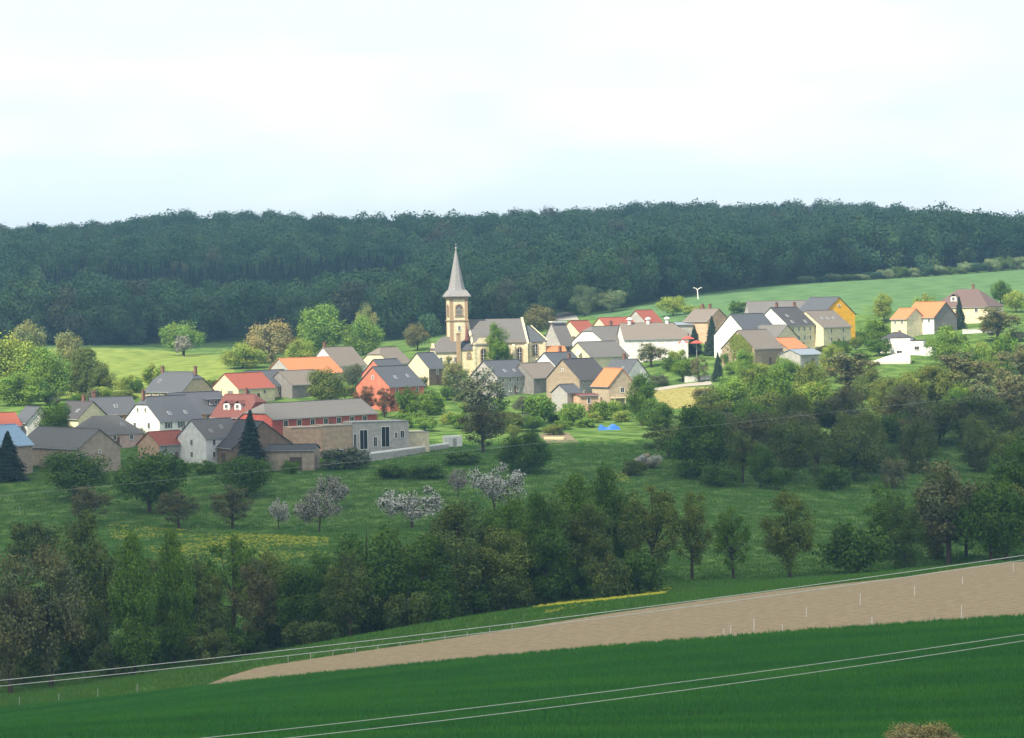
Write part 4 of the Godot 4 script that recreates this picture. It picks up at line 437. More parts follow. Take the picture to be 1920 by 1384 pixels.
# ---------- mesh builder ----------
class MB:
	var v := PackedVector3Array()
	var n := PackedVector3Array()
	var c := PackedColorArray()
	var u := PackedVector2Array()
	var col := Color(1, 1, 1)
	func tri(a: Vector3, b: Vector3, d: Vector3) -> void:
		var nn := (b - a).cross(d - a)
		if nn.length_squared() < 1e-12:
			return
		nn = nn.normalized()
		v.append(a); v.append(d); v.append(b)
		for i in 3:
			n.append(nn); c.append(col)
		u.append(Vector2(a.x + a.z, a.y)); u.append(Vector2(d.x + d.z, d.y)); u.append(Vector2(b.x + b.z, b.y))
	func quad(a: Vector3, b: Vector3, d: Vector3, e: Vector3) -> void:
		tri(a, b, d); tri(a, d, e)
	func poly(p: Array) -> void:
		for i in range(1, p.size() - 1):
			tri(p[0], p[i], p[i + 1])
	func slab(p: Array, t: float) -> void:      # polygon (counter-clockwise from above) with thickness t downwards
		poly(p)
		var q := []
		for a in p:
			q.push_front(a - Vector3(0, t, 0))
		poly(q)
		for i in p.size():
			var a: Vector3 = p[i]
			var b: Vector3 = p[(i + 1) % p.size()]
			quad(a, a - Vector3(0, t, 0), b - Vector3(0, t, 0), b)
	func box(ce: Vector3, s: Vector3, bs := Basis.IDENTITY) -> void:
		var h := s * 0.5
		var p := []
		for i in 8:
			p.append(ce + bs * Vector3(h.x if i & 1 else -h.x, h.y if i & 2 else -h.y, h.z if i & 4 else -h.z))
		quad(p[4], p[5], p[7], p[6]); quad(p[1], p[0], p[2], p[3])
		quad(p[5], p[1], p[3], p[7]); quad(p[0], p[4], p[6], p[2])
		quad(p[6], p[7], p[3], p[2]); quad(p[0], p[1], p[5], p[4])
	func tube(pts: Array, rad: Array, sides := 6) -> void:
		var rings := []
		for i in pts.size():
			var t: Vector3 = (pts[min(i + 1, pts.size() - 1)] - pts[max(i - 1, 0)]).normalized()
			var a := t.cross(Vector3(0.31, 0.2, 0.93)).normalized()
			var b := t.cross(a)
			var r := []
			for k in sides:
				var an := TAU * k / sides
				r.append(pts[i] + (a * cos(an) + b * sin(an)) * rad[i])
			rings.append(r)
		for i in pts.size() - 1:
			for k in sides:
				var k2 := (k + 1) % sides
				quad(rings[i][k], rings[i + 1][k], rings[i + 1][k2], rings[i][k2])
		poly(rings[pts.size() - 1])
	func lathe(pr: Array, sides := 8, ce := Vector3.ZERO, turn := 0.0) -> void:   # profile of Vector2(radius, height)
		for i in pr.size() - 1:
			for k in sides:
				var a := turn + TAU * k / sides
				var b := turn + TAU * (k + 1) / sides
				var p0 := ce + Vector3(cos(a) * pr[i].x, pr[i].y, -sin(a) * pr[i].x)
				var p1 := ce + Vector3(cos(b) * pr[i].x, pr[i].y, -sin(b) * pr[i].x)
				var p2 := ce + Vector3(cos(b) * pr[i + 1].x, pr[i + 1].y, -sin(b) * pr[i + 1].x)
				var p3 := ce + Vector3(cos(a) * pr[i + 1].x, pr[i + 1].y, -sin(a) * pr[i + 1].x)
				quad(p0, p1, p2, p3)
	func mesh() -> ArrayMesh:
		var m := ArrayMesh.new()
		var ar := []
		ar.resize(Mesh.ARRAY_MAX)
		ar[Mesh.ARRAY_VERTEX] = v; ar[Mesh.ARRAY_NORMAL] = n; ar[Mesh.ARRAY_COLOR] = c; ar[Mesh.ARRAY_TEX_UV] = u
		m.add_surface_from_arrays(Mesh.PRIMITIVE_TRIANGLES, ar)
		return m

var M := {}
var used := {}
var rng := RandomNumberGenerator.new()

func numbered(called: String) -> String:
	used[called] = used.get(called, 0) + 1
	return called if used[called] == 1 else "%s_%03d" % [called, used[called] - 1]

func tag(o: Node, label: String, category: String, group := "", kind := "") -> Node:
	if label: o.set_meta("label", label)
	if category: o.set_meta("category", category)
	if group: o.set_meta("group", group)
	if kind: o.set_meta("kind", kind)
	return o

func thing(called: String, label: String, category: String, at: Vector3, turn := 0.0, group := "") -> Node3D:
	var o := Node3D.new()
	o.name = numbered(called)
	add_child(o)
	o.position = at
	o.rotation.y = turn
	tag(o, label, category, group)
	return o

func part(called: String, me: Mesh, m: Material, parent: Node, at := Vector3.ZERO, bs := Basis.IDENTITY) -> MeshInstance3D:
	var o := MeshInstance3D.new()
	o.name = called
	o.mesh = me
	o.material_override = m
	parent.add_child(o, true)
	o.transform = Transform3D(bs, at)
	return o

func lone(called: String, me: Mesh, m: Material, label: String, category: String, at := Vector3.ZERO, turn := 0.0, group := "", kind := "") -> MeshInstance3D:
	var o := part(numbered(called), me, m, self, at, Basis(Vector3.UP, turn))
	tag(o, label, category, group, kind)
	return o

# ---------- terrain ----------
func ground_exact(x: float, z: float) -> float:
	var qx := x * 0.01
	var qz := -z * 0.01
	var s := TA + TB * qx + TC * qz
	for i in TW.size():
		var dx: float = qx - TX[i]
		var dz: float = qz - TZ[i]
		var r2: float = dx * dx + dz * dz
		if r2 > 1e-12:
			s += TW[i] * 0.5 * r2 * log(r2)
	return s

# heights on a fan of rows and columns: the base sheet uses them and everything else reads them from here
var row_d := PackedFloat32Array()
var hg := PackedFloat32Array()
const COLS := 160
func fan_half(d: float) -> float:
	return 130.0 + 0.3 * max(d, 0.0)
func make_heights() -> void:
	var d := -110.0
	while d < 3900.0:
		row_d.append(d)
		d += 5.0 if d < 1320 else (25.0 if d < 2500 else 120.0)
	for r in row_d:
		for k in COLS + 1:
			hg.append(ground_exact((2.0 * k / COLS - 1.0) * fan_half(r), -r))
func row_at(d: float) -> float:
	if d < 1320: return (d + 110.0) / 5.0
	var a := 1.0 * row_d.bsearch(d) - 1.0
	return a + (d - row_d[int(a)]) / (row_d[int(a) + 1] - row_d[int(a)])
func hh(x: float, z: float) -> float:
	var fr := clampf(row_at(-z), 0.0, row_d.size() - 1.001)
	var r0 := int(fr)
	var out := [0.0, 0.0]
	for j in 2:
		var fc := clampf((x / fan_half(row_d[r0 + j]) + 1.0) * 0.5 * COLS, 0.0, COLS - 0.001)
		var c0 := int(fc)
		out[j] = lerpf(hg[(r0 + j) * (COLS + 1) + c0], hg[(r0 + j) * (COLS + 1) + c0 + 1], fc - c0)
	return lerpf(out[0], out[1], fr - r0)

func ground_sheet() -> ArrayMesh:
	var v := PackedVector3Array()
	var n := PackedVector3Array()
	var ix := PackedInt32Array()
	var w := COLS + 1
	for j in row_d.size():
		for k in w:
			v.append(Vector3((2.0 * k / COLS - 1.0) * fan_half(row_d[j]), hg[j * w + k], -row_d[j]))
	for j in row_d.size():
		for k in w:
			var a := v[j * w + min(k + 1, COLS)] - v[j * w + max(k - 1, 0)]
			var b := v[min(j + 1, row_d.size() - 1) * w + k] - v[max(j - 1, 0) * w + k]
			n.append(a.cross(b).normalized())
	for j in row_d.size() - 1:
		for k in COLS:
			var p := j * w + k
			ix.append_array([p, p + w, p + 1, p + 1, p + w, p + w + 1])
	var m := ArrayMesh.new()
	var ar := []
	ar.resize(Mesh.ARRAY_MAX)
	ar[Mesh.ARRAY_VERTEX] = v; ar[Mesh.ARRAY_NORMAL] = n; ar[Mesh.ARRAY_INDEX] = ix
	m.add_surface_from_arrays(Mesh.PRIMITIVE_TRIANGLES, ar)
	return m

# a piece of land: the polygon (x, z) cut into cells that follow the ground, lifted a little
func land(pg: PackedVector2Array, cell: float, lift: float, axis: Vector2) -> ArrayMesh:
	var lo := pg[0]
	var hi := pg[0]
	for p in pg:
		lo = lo.min(p); hi = hi.max(p)
	var mb := MB.new()
	var across := Vector2(-axis.y, axis.x)
	for i in int(ceil((hi.x - lo.x) / cell)):
		for j in int(ceil((hi.y - lo.y) / cell)):
			var a := lo + Vector2(i, j) * cell
			var sq := PackedVector2Array([a, a + Vector2(cell, 0), a + Vector2(cell, cell), a + Vector2(0, cell)])
			for piece in Geometry2D.intersect_polygons(sq, pg):
				var t := Geometry2D.triangulate_polygon(piece)
				for k in range(0, t.size(), 3):
					var q := []
					for m in 3:
						var p: Vector2 = piece[t[k + m]]
						q.append(Vector3(p.x, hh(p.x, p.y) + lift, p.y))
					if (q[1] - q[0]).cross(q[2] - q[0]).y < 0:
						q = [q[0], q[2], q[1]]
					var was := mb.u.size()
					mb.tri(q[0], q[1], q[2])
					for m in range(was, mb.u.size()):
						var p2 := Vector2(mb.v[m].x, mb.v[m].z)
						mb.u[m] = Vector2(p2.dot(axis), p2.dot(across)) * 0.05
	return mb.mesh()

# ---------- textures and materials ----------
func lin(r: float, g: float, b: float) -> Color:
	return Color(r, g, b).linear_to_srgb()

func noise_tex(sd: int, freq: float, lo: float, hi: float, stretch := 1.0, size := 512, oct := 5, tint := Color(1, 1, 1), tint2 := Color(1, 1, 1)) -> ImageTexture:
	var nz := FastNoiseLite.new()
	nz.seed = sd
	nz.frequency = freq
	nz.fractal_octaves = oct
	nz.noise_type = FastNoiseLite.TYPE_SIMPLEX_SMOOTH
	var im := nz.get_seamless_image(int(size / stretch), size, false, false, 0.12)
	im.convert(Image.FORMAT_RGB8)
	if stretch != 1.0:
		im.resize(size, size)
	var by := im.get_data()
	var lut := PackedByteArray()
	for k in 256:
		var f: float = lerpf(lo, hi, clampf((k / 255.0 - 0.25) * 2.0, 0, 1))
		var cc := tint.lerp(tint2, clampf((k / 255.0 - 0.25) * 2.0, 0, 1))
		var sc := Color(f * cc.r, f * cc.g, f * cc.b).linear_to_srgb()
		lut.append(int(sc.r * 255)); lut.append(int(sc.g * 255)); lut.append(int(sc.b * 255))
	for k in range(0, by.size(), 3):
		var b3 := by[k] * 3
		by[k] = lut[b3]; by[k + 1] = lut[b3 + 1]; by[k + 2] = lut[b3 + 2]
	return ImageTexture.create_from_image(Image.create_from_data(size, size, false, Image.FORMAT_RGB8, by))

func flat(r: float, g: float, b: float, rough := 0.9, tex: Texture2D = null, sc := 0.2, spec := 0.3) -> StandardMaterial3D:
	var m := StandardMaterial3D.new()
	m.albedo_color = lin(r, g, b)
	m.roughness = rough
	m.metallic_specular = spec
	if tex:
		m.albedo_texture = tex
		m.uv1_triplanar = true
		m.uv1_world_triplanar = true
		m.uv1_scale = Vector3.ONE * sc
	return m

func leafmat(r: float, g: float, b: float) -> StandardMaterial3D:
	var m := StandardMaterial3D.new()
	m.albedo_color = lin(r, g, b)
	m.vertex_color_use_as_albedo = true
	m.roughness = 0.75
	m.metallic_specular = 0.25
	m.backlight_enabled = true
	m.backlight = lin(r * 0.45, g * 0.5, b * 0.3)
	m.cull_mode = BaseMaterial3D.CULL_DISABLED
	return m

# ---------- trees ----------
# one leaf spray: a bent four-cornered face
func spray(v: PackedVector3Array, n: PackedVector3Array, c: PackedColorArray, p: Vector3, nn: Vector3, s: float, col: Color) -> void:
	var t := nn.cross(Vector3(rng.randf() - 0.5, rng.randf() - 0.5, rng.randf() - 0.5)).normalized()
	var b := nn.cross(t)
	var a1 := p + t * s * 0.5
	var a2 := p + b * s * rng.randf_range(0.25, 0.45) - nn * s * 0.1
	var a3 := p - t * s * rng.randf_range(0.35, 0.6)
	var a4 := p - b * s * rng.randf_range(0.25, 0.45) - nn * s * 0.1
	v.append(a1); v.append(a3); v.append(a2); v.append(a1); v.append(a4); v.append(a3)
	var n1 := (a2 - a1).cross(a3 - a1).normalized()
	var n2 := (a3 - a1).cross(a4 - a1).normalized()
	n.append(n1); n.append(n1); n.append(n1); n.append(n2); n.append(n2); n.append(n2)
	for i in 6:
		c.append(col)

func leaf_mesh(v: PackedVector3Array, n: PackedVector3Array, c: PackedColorArray) -> ArrayMesh:
	var m := ArrayMesh.new()
	var ar := []
	ar.resize(Mesh.ARRAY_MAX)
	ar[Mesh.ARRAY_VERTEX] = v; ar[Mesh.ARRAY_NORMAL] = n; ar[Mesh.ARRAY_COLOR] = c
	m.add_surface_from_arrays(Mesh.PRIMITIVE_TRIANGLES, ar)
	return m

func rdir() -> Vector3:
	var d := Vector3(rng.randfn(), rng.randfn(), rng.randfn())
	return d.normalized() if d.length() > 0.001 else Vector3.UP

# shapes: H height, W width, base share of the height without leaves, lobes, lobe radius share, sprays per lobe, spray size, looseness
const SHAPE := {
	"round": {"h": 12.0, "w": 12.0, "base": 0.06, "lobes": 36, "lr": 0.36, "n": 330, "s": 0.41, "loose": 0.35, "top": 1.0},
	"tall": {"h": 18.0, "w": 12.0, "base": 0.02, "lobes": 46, "lr": 0.36, "n": 320, "s": 0.41, "loose": 0.45, "top": 0.8},
	"full": {"h": 14.0, "w": 14.0, "base": -0.08, "lobes": 52, "lr": 0.33, "n": 320, "s": 0.44, "loose": 0.4, "top": 0.85},
	"fulltall": {"h": 20.0, "w": 11.5, "base": -0.04, "lobes": 60, "lr": 0.34, "n": 300, "s": 0.42, "loose": 0.42, "top": 0.75},
	"airy": {"h": 16.0, "w": 12.0, "base": 0.10, "lobes": 50, "lr": 0.27, "n": 140, "s": 0.42, "loose": 0.8, "top": 0.85},
	"willow": {"h": 14.0, "w": 10.0, "base": 0.03, "lobes": 38, "lr": 0.33, "n": 280, "s": 0.36, "loose": 0.6, "top": 0.85},
	"bush": {"h": 5.0, "w": 7.0, "base": -0.04, "lobes": 22, "lr": 0.34, "n": 240, "s": 0.31, "loose": 0.5, "top": 0.95},
	"blossom": {"h": 7.0, "w": 9.0, "base": 0.14, "lobes": 34, "lr": 0.25, "n": 150, "s": 0.3, "loose": 0.7, "top": 1.0},
	"wood": {"h": 19.0, "w": 15.5, "base": 0.1, "lobes": 18, "lr": 0.42, "n": 190, "s": 0.92, "loose": 0.15, "top": 0.9},
}

func crown_parts(kind: String, sd: int) -> Array:      # [crown mesh, trunk mesh]
	rng.seed = sd
	var v := PackedVector3Array()
	var n := PackedVector3Array()
	var c := PackedColorArray()
	var mb := MB.new()
	if kind == "conifer" or kind == "woodconifer":
		var far := kind == "woodconifer"
		var h := 16.0
		var w := 6.4
		for k in (1500 if far else 6500):
			var f := pow(rng.randf(), 0.62)            # 0 at the tip, 1 at the foot
			var tier := 0.8 + 0.28 * absf(fmod(f * (9.0 if far else 13.0), 1.0))
			var r := w * 0.5 * (0.04 + 0.96 * f) * tier * sqrt(rng.randf_range(0.25, 1.0))
			var a := rng.randf() * TAU
			r *= 1.0 + 0.16 * sin(a * 3.0 + f * 17.0 + sd)
			var p := Vector3(cos(a) * r, h * (1.0 - f * 0.95) - r * 0.22, sin(a) * r)
			var nn := (Vector3(cos(a), 0.8, sin(a)) + rdir() * 0.7).normalized()
			var sh := rng.randf_range(0.6, 1.0)
			spray(v, n, c, p, nn, (0.85 if far else 0.5) * rng.randf_range(0.6, 1.2), Color(sh, sh, sh * rng.randf_range(0.8, 1.0)))
		mb.tube([Vector3(0, -0.6, 0), Vector3(0, h * 0.5, 0), Vector3(0, h * 0.97, 0)], [0.26, 0.15, 0.03], 6)
		return [leaf_mesh(v, n, c), mb.mesh()]
	var s: Dictionary = SHAPE[kind]
	var H: float = s.h
	var R: float = s.w * 0.5
	var y0: float = H * s.base
	var cen := Vector3(0, (y0 + H) * 0.5, 0)
	var hy := (H - y0) * 0.5
	var lobes := []
	for k in s.lobes:
		var d := rdir()
		var rr: float = R * s.lr * rng.randf_range(0.65, 1.2)
		var q := pow(rng.randf(), 0.4)
		var fy := d.y * q
		var narrow: float = 1.0 - maxf(fy, 0.0) * (1.0 - s.top) * 0.9
		var p := cen + Vector3(d.x * (R - rr * 0.75) * q * narrow, fy * (hy - rr * 0.7), d.z * (R - rr * 0.75) * q * narrow)
		lobes.append([p, rr])
	for lo in lobes:
		var tone := rng.randf_range(0.68, 1.0)
		var warm := rng.randf_range(-0.12, 0.14)
		var cnt: int = int(s.n * rng.randf_range(0.75, 1.25))
		for k in cnt:
			var d := rdir()
			var p: Vector3 = lo[0] + d * lo[1] * (1.0 - s.loose * rng.randf() + 0.16 * rng.randfn())
			var nn := (d + rdir() * (0.45 if kind == "wood" else 0.8)).normalized()
			var sh := tone * rng.randf_range(0.72, 1.08)
			var col := Color(clampf(sh * (1.0 + warm), 0, 1.1), clampf(sh, 0, 1.1), clampf(sh * (1.0 - warm), 0, 1.1))
			if kind == "blossom":
				col = Color(0.78, 0.75, 0.74) * sh if rng.randf() < 0.72 else Color(0.09, 0.13, 0.05) * sh
			spray(v, n, c, p, nn, s.s * rng.randf_range(0.55, 1.3), col)
	# trunk and limbs
	var tr := H * 0.018 + 0.03
	var bend := Vector3(rng.randf_range(-0.4, 0.4), 0, rng.randf_range(-0.4, 0.4))
	var mid := Vector3(0, H * 0.35, 0) + bend
	mb.tube([Vector3(0, -0.7, 0), Vector3(0, 0.25, 0), mid, Vector3(bend.x * 0.5, H * 0.72, bend.z), Vector3(0, H * 0.92, 0)], [tr * 1.5, tr * 1.15, tr * 0.8, tr * 0.4, tr * 0.08], 7)
	if kind != "wood":
		for k in range(0, lobes.size(), 2):
			var e: Vector3 = lobes[k][0]
			var st := Vector3(0, 0, 0).lerp(mid, clampf(e.y / (H * 0.5), 0.45, 1.0))
			var m2 := st.lerp(e, 0.5) + Vector3(0, -0.06 * H * rng.randf(), 0) + rdir() * 0.3
			mb.tube([st, m2, e, e + (e - m2).normalized() * lobes[k][1] * 0.8], [tr * 0.45, tr * 0.28, tr * 0.14, tr * 0.03], 5)
	return [leaf_mesh(v, n, c), mb.mesh()]

var bank := {}
func plant(shape: String, color: String, x: float, z: float, height: float, width: float, turn: float, called: String, category: String, label: String, group := "") -> void:
	var key := shape
	if not bank.has(key):
		bank[key] = []
		for k in (4 if shape in ["round", "tall", "airy", "bush", "full", "fulltall"] else 2):
			bank[key].append(crown_parts(shape, 100 + k * 17 + shape.hash() % 1000))
	var va: Array = bank[key][absi(label.hash()) % bank[key].size()]
	var hs := Vector2(16.0, 6.4) if shape == "conifer" else Vector2(SHAPE[shape].h, SHAPE[shape].w)
	var o := thing(called, label, category, Vector3(x, hh(x, z), z), turn, group)
	var bs := Basis.from_scale(Vector3(width / hs.y, height / hs.x, width / hs.y))
	part("trunk" if category == "tree" else "stem", va[1], M.bark, o, Vector3.ZERO, bs)
	part("crown" if category == "tree" else "foliage", va[0], M["leaf_" + color], o, Vector3.ZERO, bs)

func scatter(called: String, me: Mesh, m: Material, xf: Array, cols: Array, label: String, category: String) -> void:
	var mm := MultiMesh.new()
	mm.transform_format = MultiMesh.TRANSFORM_3D
	mm.use_colors = cols.size() > 0
	mm.mesh = me
	mm.instance_count = xf.size()
	for k in xf.size():
		mm.set_instance_transform(k, xf[k])
		if cols.size() > 0:
			mm.set_instance_color(k, cols[k])
	var o := MultiMeshInstance3D.new()
	o.name = numbered(called)
	o.multimesh = mm
	o.material_override = m
	add_child(o)
	tag(o, label, category, "", "stuff")

func tuft(sd: int, blades: int, h: float, spread: float, wide: float) -> ArrayMesh:
	rng.seed = sd
	var mb := MB.new()
	for k in blades:
		var a := rng.randf() * TAU
		var p := Vector3(rng.randf_range(-spread, spread), 0, rng.randf_range(-spread, spread))
		var side := Vector3(cos(a), 0, sin(a)) * wide
		var lean := Vector3(rng.randf_range(-0.4, 0.4), 1.0, rng.randf_range(-0.4, 0.4)) * h * rng.randf_range(0.6, 1.1)
		var sh := rng.randf_range(0.6, 1.0)
		mb.col = Color(sh * rng.randf_range(0.85, 1.1), sh, sh * 0.95)
		mb.tri(p - side, p + side, p + lean)
	return mb.mesh()

# ---------- buildings ----------
var pane_meshes := {}
func window_at(parent: Node, at: Vector3, turn: float, w: float, h: float, shut := false, sill := true) -> void:
	var key := "%d_%d" % [int(w * 20), int(h * 20)]
	if not pane_meshes.has(key):
		var f := MB.new()
		f.box(Vector3(-w / 2, 0, 0.03), Vector3(0.12, h + 0.12, 0.14))
		f.box(Vector3(w / 2, 0, 0.03), Vector3(0.12, h + 0.12, 0.14))
		f.box(Vector3(0, h / 2, 0.03), Vector3(w - 0.12, 0.12, 0.138))
		f.box(Vector3(0, -h / 2, 0.06), Vector3(w - 0.12, 0.12, 0.2))
		f.box(Vector3(0, 0, 0.025), Vector3(0.05, h - 0.12, 0.07))
		var g := MB.new()
		g.box(Vector3(0, 0, 0.005), Vector3(w - 0.1, h - 0.1, 0.03))
		var s := MB.new()
		s.box(Vector3(0, 0, 0.03), Vector3(w * 0.5, h + 0.05, 0.06))
		pane_meshes[key] = [f.mesh(), g.mesh(), s.mesh()]
	var ms: Array = pane_meshes[key]
	var o := part("window", ms[0], M.frame, parent, at, Basis(Vector3.UP, turn))
	part("pane", ms[1], M.glass, o)
	if shut:
		for k in [-1.0, 1.0]:
			part("shutter", ms[2], M.shutter, o, Vector3(k * (w * 0.77 + 0.06), 0, 0))

func roof_shape(L: float, W: float, rise: float, hl: float, hr: float, ov: float, th: float) -> MB:
	# ridge along x at y = 0; the eaves hang below
	var mb := MB.new()
	var k := rise / (W * 0.5)
	var zo := W * 0.5 + ov
	var xl := -L * 0.5 - ov * 0.7
	var xr := L * 0.5 + ov * 0.7
	var il := hl * W * 0.42
	var ir := hr * W * 0.42
	for s in [1.0, -1.0]:
		var p := []
		p.append(Vector3(xl, -k * zo, s * zo)); p.append(Vector3(xr, -k * zo, s * zo))
		if hr < 0.99: p.append(Vector3(xr, -k * zo * hr, s * zo * hr))
		if hr > 0.0 : p.append(Vector3(xr - ir - ov, 0, 0))
		if hl > 0.0 : p.append(Vector3(xl + il + ov, 0, 0))
		if hl < 0.99: p.append(Vector3(xl, -k * zo * hl, s * zo * hl))
		if s < 0: p.reverse()
		mb.slab(p, th)
	if hr > 0: mb.slab([Vector3(xr, -k * zo * hr, zo * hr), Vector3(xr, -k * zo * hr, -zo * hr), Vector3(xr - ir - ov, 0, 0)], th)
	if hl > 0: mb.slab([Vector3(xl, -k * zo * hl, -zo * hl), Vector3(xl, -k * zo * hl, zo * hl), Vector3(xl + il + ov, 0, 0)], th)
	return mb

func wall_shape(L: float, W: float, rise: float, low: float, hl: float, hr: float, faces: String) -> MB:
	# walls from y = low up to the roof's underside; faces says which: F B L R
	var mb := MB.new()
	var a := L * 0.5
	var b := W * 0.5
	var e := -rise - 0.16
	if "F" in faces: mb.quad(Vector3(-a, low, b), Vector3(a, low, b), Vector3(a, e, b), Vector3(-a, e, b))
	if "B" in faces: mb.quad(Vector3(a, low, -b), Vector3(-a, low, -b), Vector3(-a, e, -b), Vector3(a, e, -b))
	for s in [-1.0, 1.0]:
		if not (("L" if s < 0 else "R") in faces): continue
		var hp: float = hl if s < 0 else hr
		var p := [Vector3(s * a, low, -b), Vector3(s * a, low, b), Vector3(s * a, e, b)]
		if hp < 0.99:
			if hp > 0.0:
				p.append(Vector3(s * a, -rise * hp - 0.16, b * hp)); p.append(Vector3(s * a, -rise * hp - 0.16, -b * hp))
			else:
				p.append(Vector3(s * a, -0.16, 0))
		p.append(Vector3(s * a, e, -b))
		if s > 0: p.reverse()
		mb.poly(p)
	return mb

func house(r: Array) -> void:
	# name, label, x, ridge y, z, turn, L, W, rise, wall, roof, options
	var x: float = r[2]
	var z: float = r[4]
	var turn: float = deg_to_rad(r[5])
	var L: float = r[6]
	var W: float = r[7]
	var rise: float = r[8]
	var op: Dictionary = r[11]
	var base := hh(x, z)
	var o := thing(r[0], r[1], r[12], Vector3(x, base, z), turn)
	var top: float = r[3] - base
	var low := 0.0
	var bs := Basis(Vector3.UP, turn)
	for c in [Vector3(-L / 2, 0, -W / 2), Vector3(L / 2, 0, -W / 2), Vector3(-L / 2, 0, W / 2), Vector3(L / 2, 0, W / 2)]:
		var q: Vector3 = o.position + bs * c
		low = minf(low, hh(q.x, q.z) - base)
	low = low - 0.5 - top
	var hp: Array = op.get("hip", [0.0, 0.0])
	var hl: float = hp[0]
	var hr: float = hp[1]
	var up := Vector3(0, top, 0)
	var wm: Material = M["wall_" + r[9]]
	if op.has("side"):
		part("wall", wall_shape(L, W, rise, low, hl, hr, "LBR").mesh(), wm, o, up)
		part("front_wall", wall_shape(L, W, rise, low, hl, hr, "F").mesh(), M["wall_" + op.side], o, up)
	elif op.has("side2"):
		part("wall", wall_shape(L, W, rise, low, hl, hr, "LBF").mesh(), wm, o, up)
		part("gable_wall", wall_shape(L, W, rise, low, hl, hr, "R").mesh(), M["wall_" + op.side2], o, up)  # right gable's shade is put into its darker wall colour
	else:
		part("wall", wall_shape(L, W, rise, low, hl, hr, "FLBR").mesh(), wm, o, up)
	var roof := part("roof", roof_shape(L, W, rise, hl, hr, 0.4, 0.16).mesh(), M["roof_" + r[10]], o, up)
	var k := rise / (W * 0.5)
	# ridge cap and eaves gutter
	if hl < 0.99 and hr < 0.99:
		var cap := MB.new()
		cap.box(Vector3((hl - hr) * W * 0.21, 0.03, 0), Vector3(L - (hl + hr) * W * 0.42, 0.14, 0.3))
		part("ridge_cap", cap.mesh(), M["roof_" + r[10]], roof)
	var gut := MB.new()
	gut.box(Vector3(0, -k * (W * 0.5 + 0.4) - 0.14, W * 0.5 + 0.46), Vector3(L + 0.5, 0.13, 0.13))
	part("gutter", gut.mesh(), M.zinc, roof)
	for t in op.get("chim", []):
		var cm := MB.new()
		cm.box(Vector3(0, 0.2, 0), Vector3(0.75, 2.2, 0.65))
		cm.box(Vector3(0, 1.36, 0), Vector3(0.95, 0.14, 0.85))
		cm.box(Vector3(-0.18, 1.55, 0), Vector3(0.22, 0.26, 0.22))
		cm.box(Vector3(0.18, 1.55, 0), Vector3(0.22, 0.26, 0.22))
		part("chimney", cm.mesh(), M.brick, roof, Vector3(t * (L * 0.5 - 0.6), 0, -0.1))
	var tilt := Basis(Vector3.RIGHT, atan(k))
	for q in op.get("sky", []):
		var zz: float = q[1] * W * 0.5
		var sk := MB.new()
		sk.box(Vector3.ZERO, Vector3(0.95, 0.14, 1.25))
		var so := part("skylight", sk.mesh(), M.zinc, roof, Vector3(q[0] * L * 0.42, -k * zz + 0.05, zz), tilt)
		var sg := MB.new()
		sg.box(Vector3(0, 0.075, 0), Vector3(0.78, 0.03, 1.05))
		part("pane", sg.mesh(), M.skyglass, so)
	for q in op.get("dorm", []):
		var wd: float = 1.5 * q[1] + 0.5
		var zf := W * 0.36
		var dm := MB.new()
		dm.box(Vector3(0, -k * zf + 0.75, zf - 1.2), Vector3(wd, 1.7, 2.4))
		var dn := part("dormer", dm.mesh(), M.wall_white if q[1] == 1 else M.roof_darkslate, roof, Vector3(q[0] * L * 0.4, 0, 0))
		var dr := MB.new()
		if q[1] == 1:
			dr.slab([Vector3(-wd * 0.65, -k * zf + 1.5, zf + 0.2), Vector3(0, -k * zf + 2.5, zf + 0.2), Vector3(0, -k * zf + 2.5, zf - 3.0), Vector3(-wd * 0.65, -k * zf + 1.5, zf - 2.6)], 0.14)
			dr.slab([Vector3(0, -k * zf + 2.5, zf + 0.2), Vector3(wd * 0.65, -k * zf + 1.5, zf + 0.2), Vector3(wd * 0.65, -k * zf + 1.5, zf - 2.6), Vector3(0, -k * zf + 2.5, zf - 3.0)], 0.14)
		else:
			dr.box(Vector3(0, -k * zf + 1.7, zf - 1.1), Vector3(wd + 0.4, 0.2, 2.9), Basis(Vector3.RIGHT, 0.08))
		part("dormer_roof", dr.mesh(), M["roof_" + r[10]], dn)
		for t in q[1]:
			window_at(dn, Vector3((t - (q[1] - 1) * 0.5) * 1.5, -k * zf + 0.85, zf + 0.02), 0.0, 0.95, 1.1)
	for w in op.get("win", []):
		var shut: bool = w.size() > 5
		var cols: int = w[1]
		var rows: int = w[2]
		for i in cols:
			for j in rows:
				var f := (i + 0.5) / cols - 0.5
				var y: float = top - rise - 0.75 - w[4] * 0.5 - j * 2.75
				if y < low + top + 1.1: continue
				match w[0]:
					"F": window_at(o, Vector3(f * L * 0.88, y, W * 0.5 + 0.01), 0.0, w[3], w[4], shut)
					"L": window_at(o, Vector3(-L * 0.5 - 0.01, y, f * W * 0.8), -PI / 2, w[3], w[4], shut)
					"R": window_at(o, Vector3(L * 0.5 + 0.01, y, f * W * 0.8), PI / 2, w[3], w[4], shut)
					"LA": window_at(o, Vector3(-L * 0.5 - 0.01, top - rise * 0.58, f * W * 0.45), -PI / 2, w[3], w[4], shut)
					"RA": window_at(o, Vector3(L * 0.5 + 0.01, top - rise * 0.5, f * W * 0.45), PI / 2, w[3], w[4], shut)
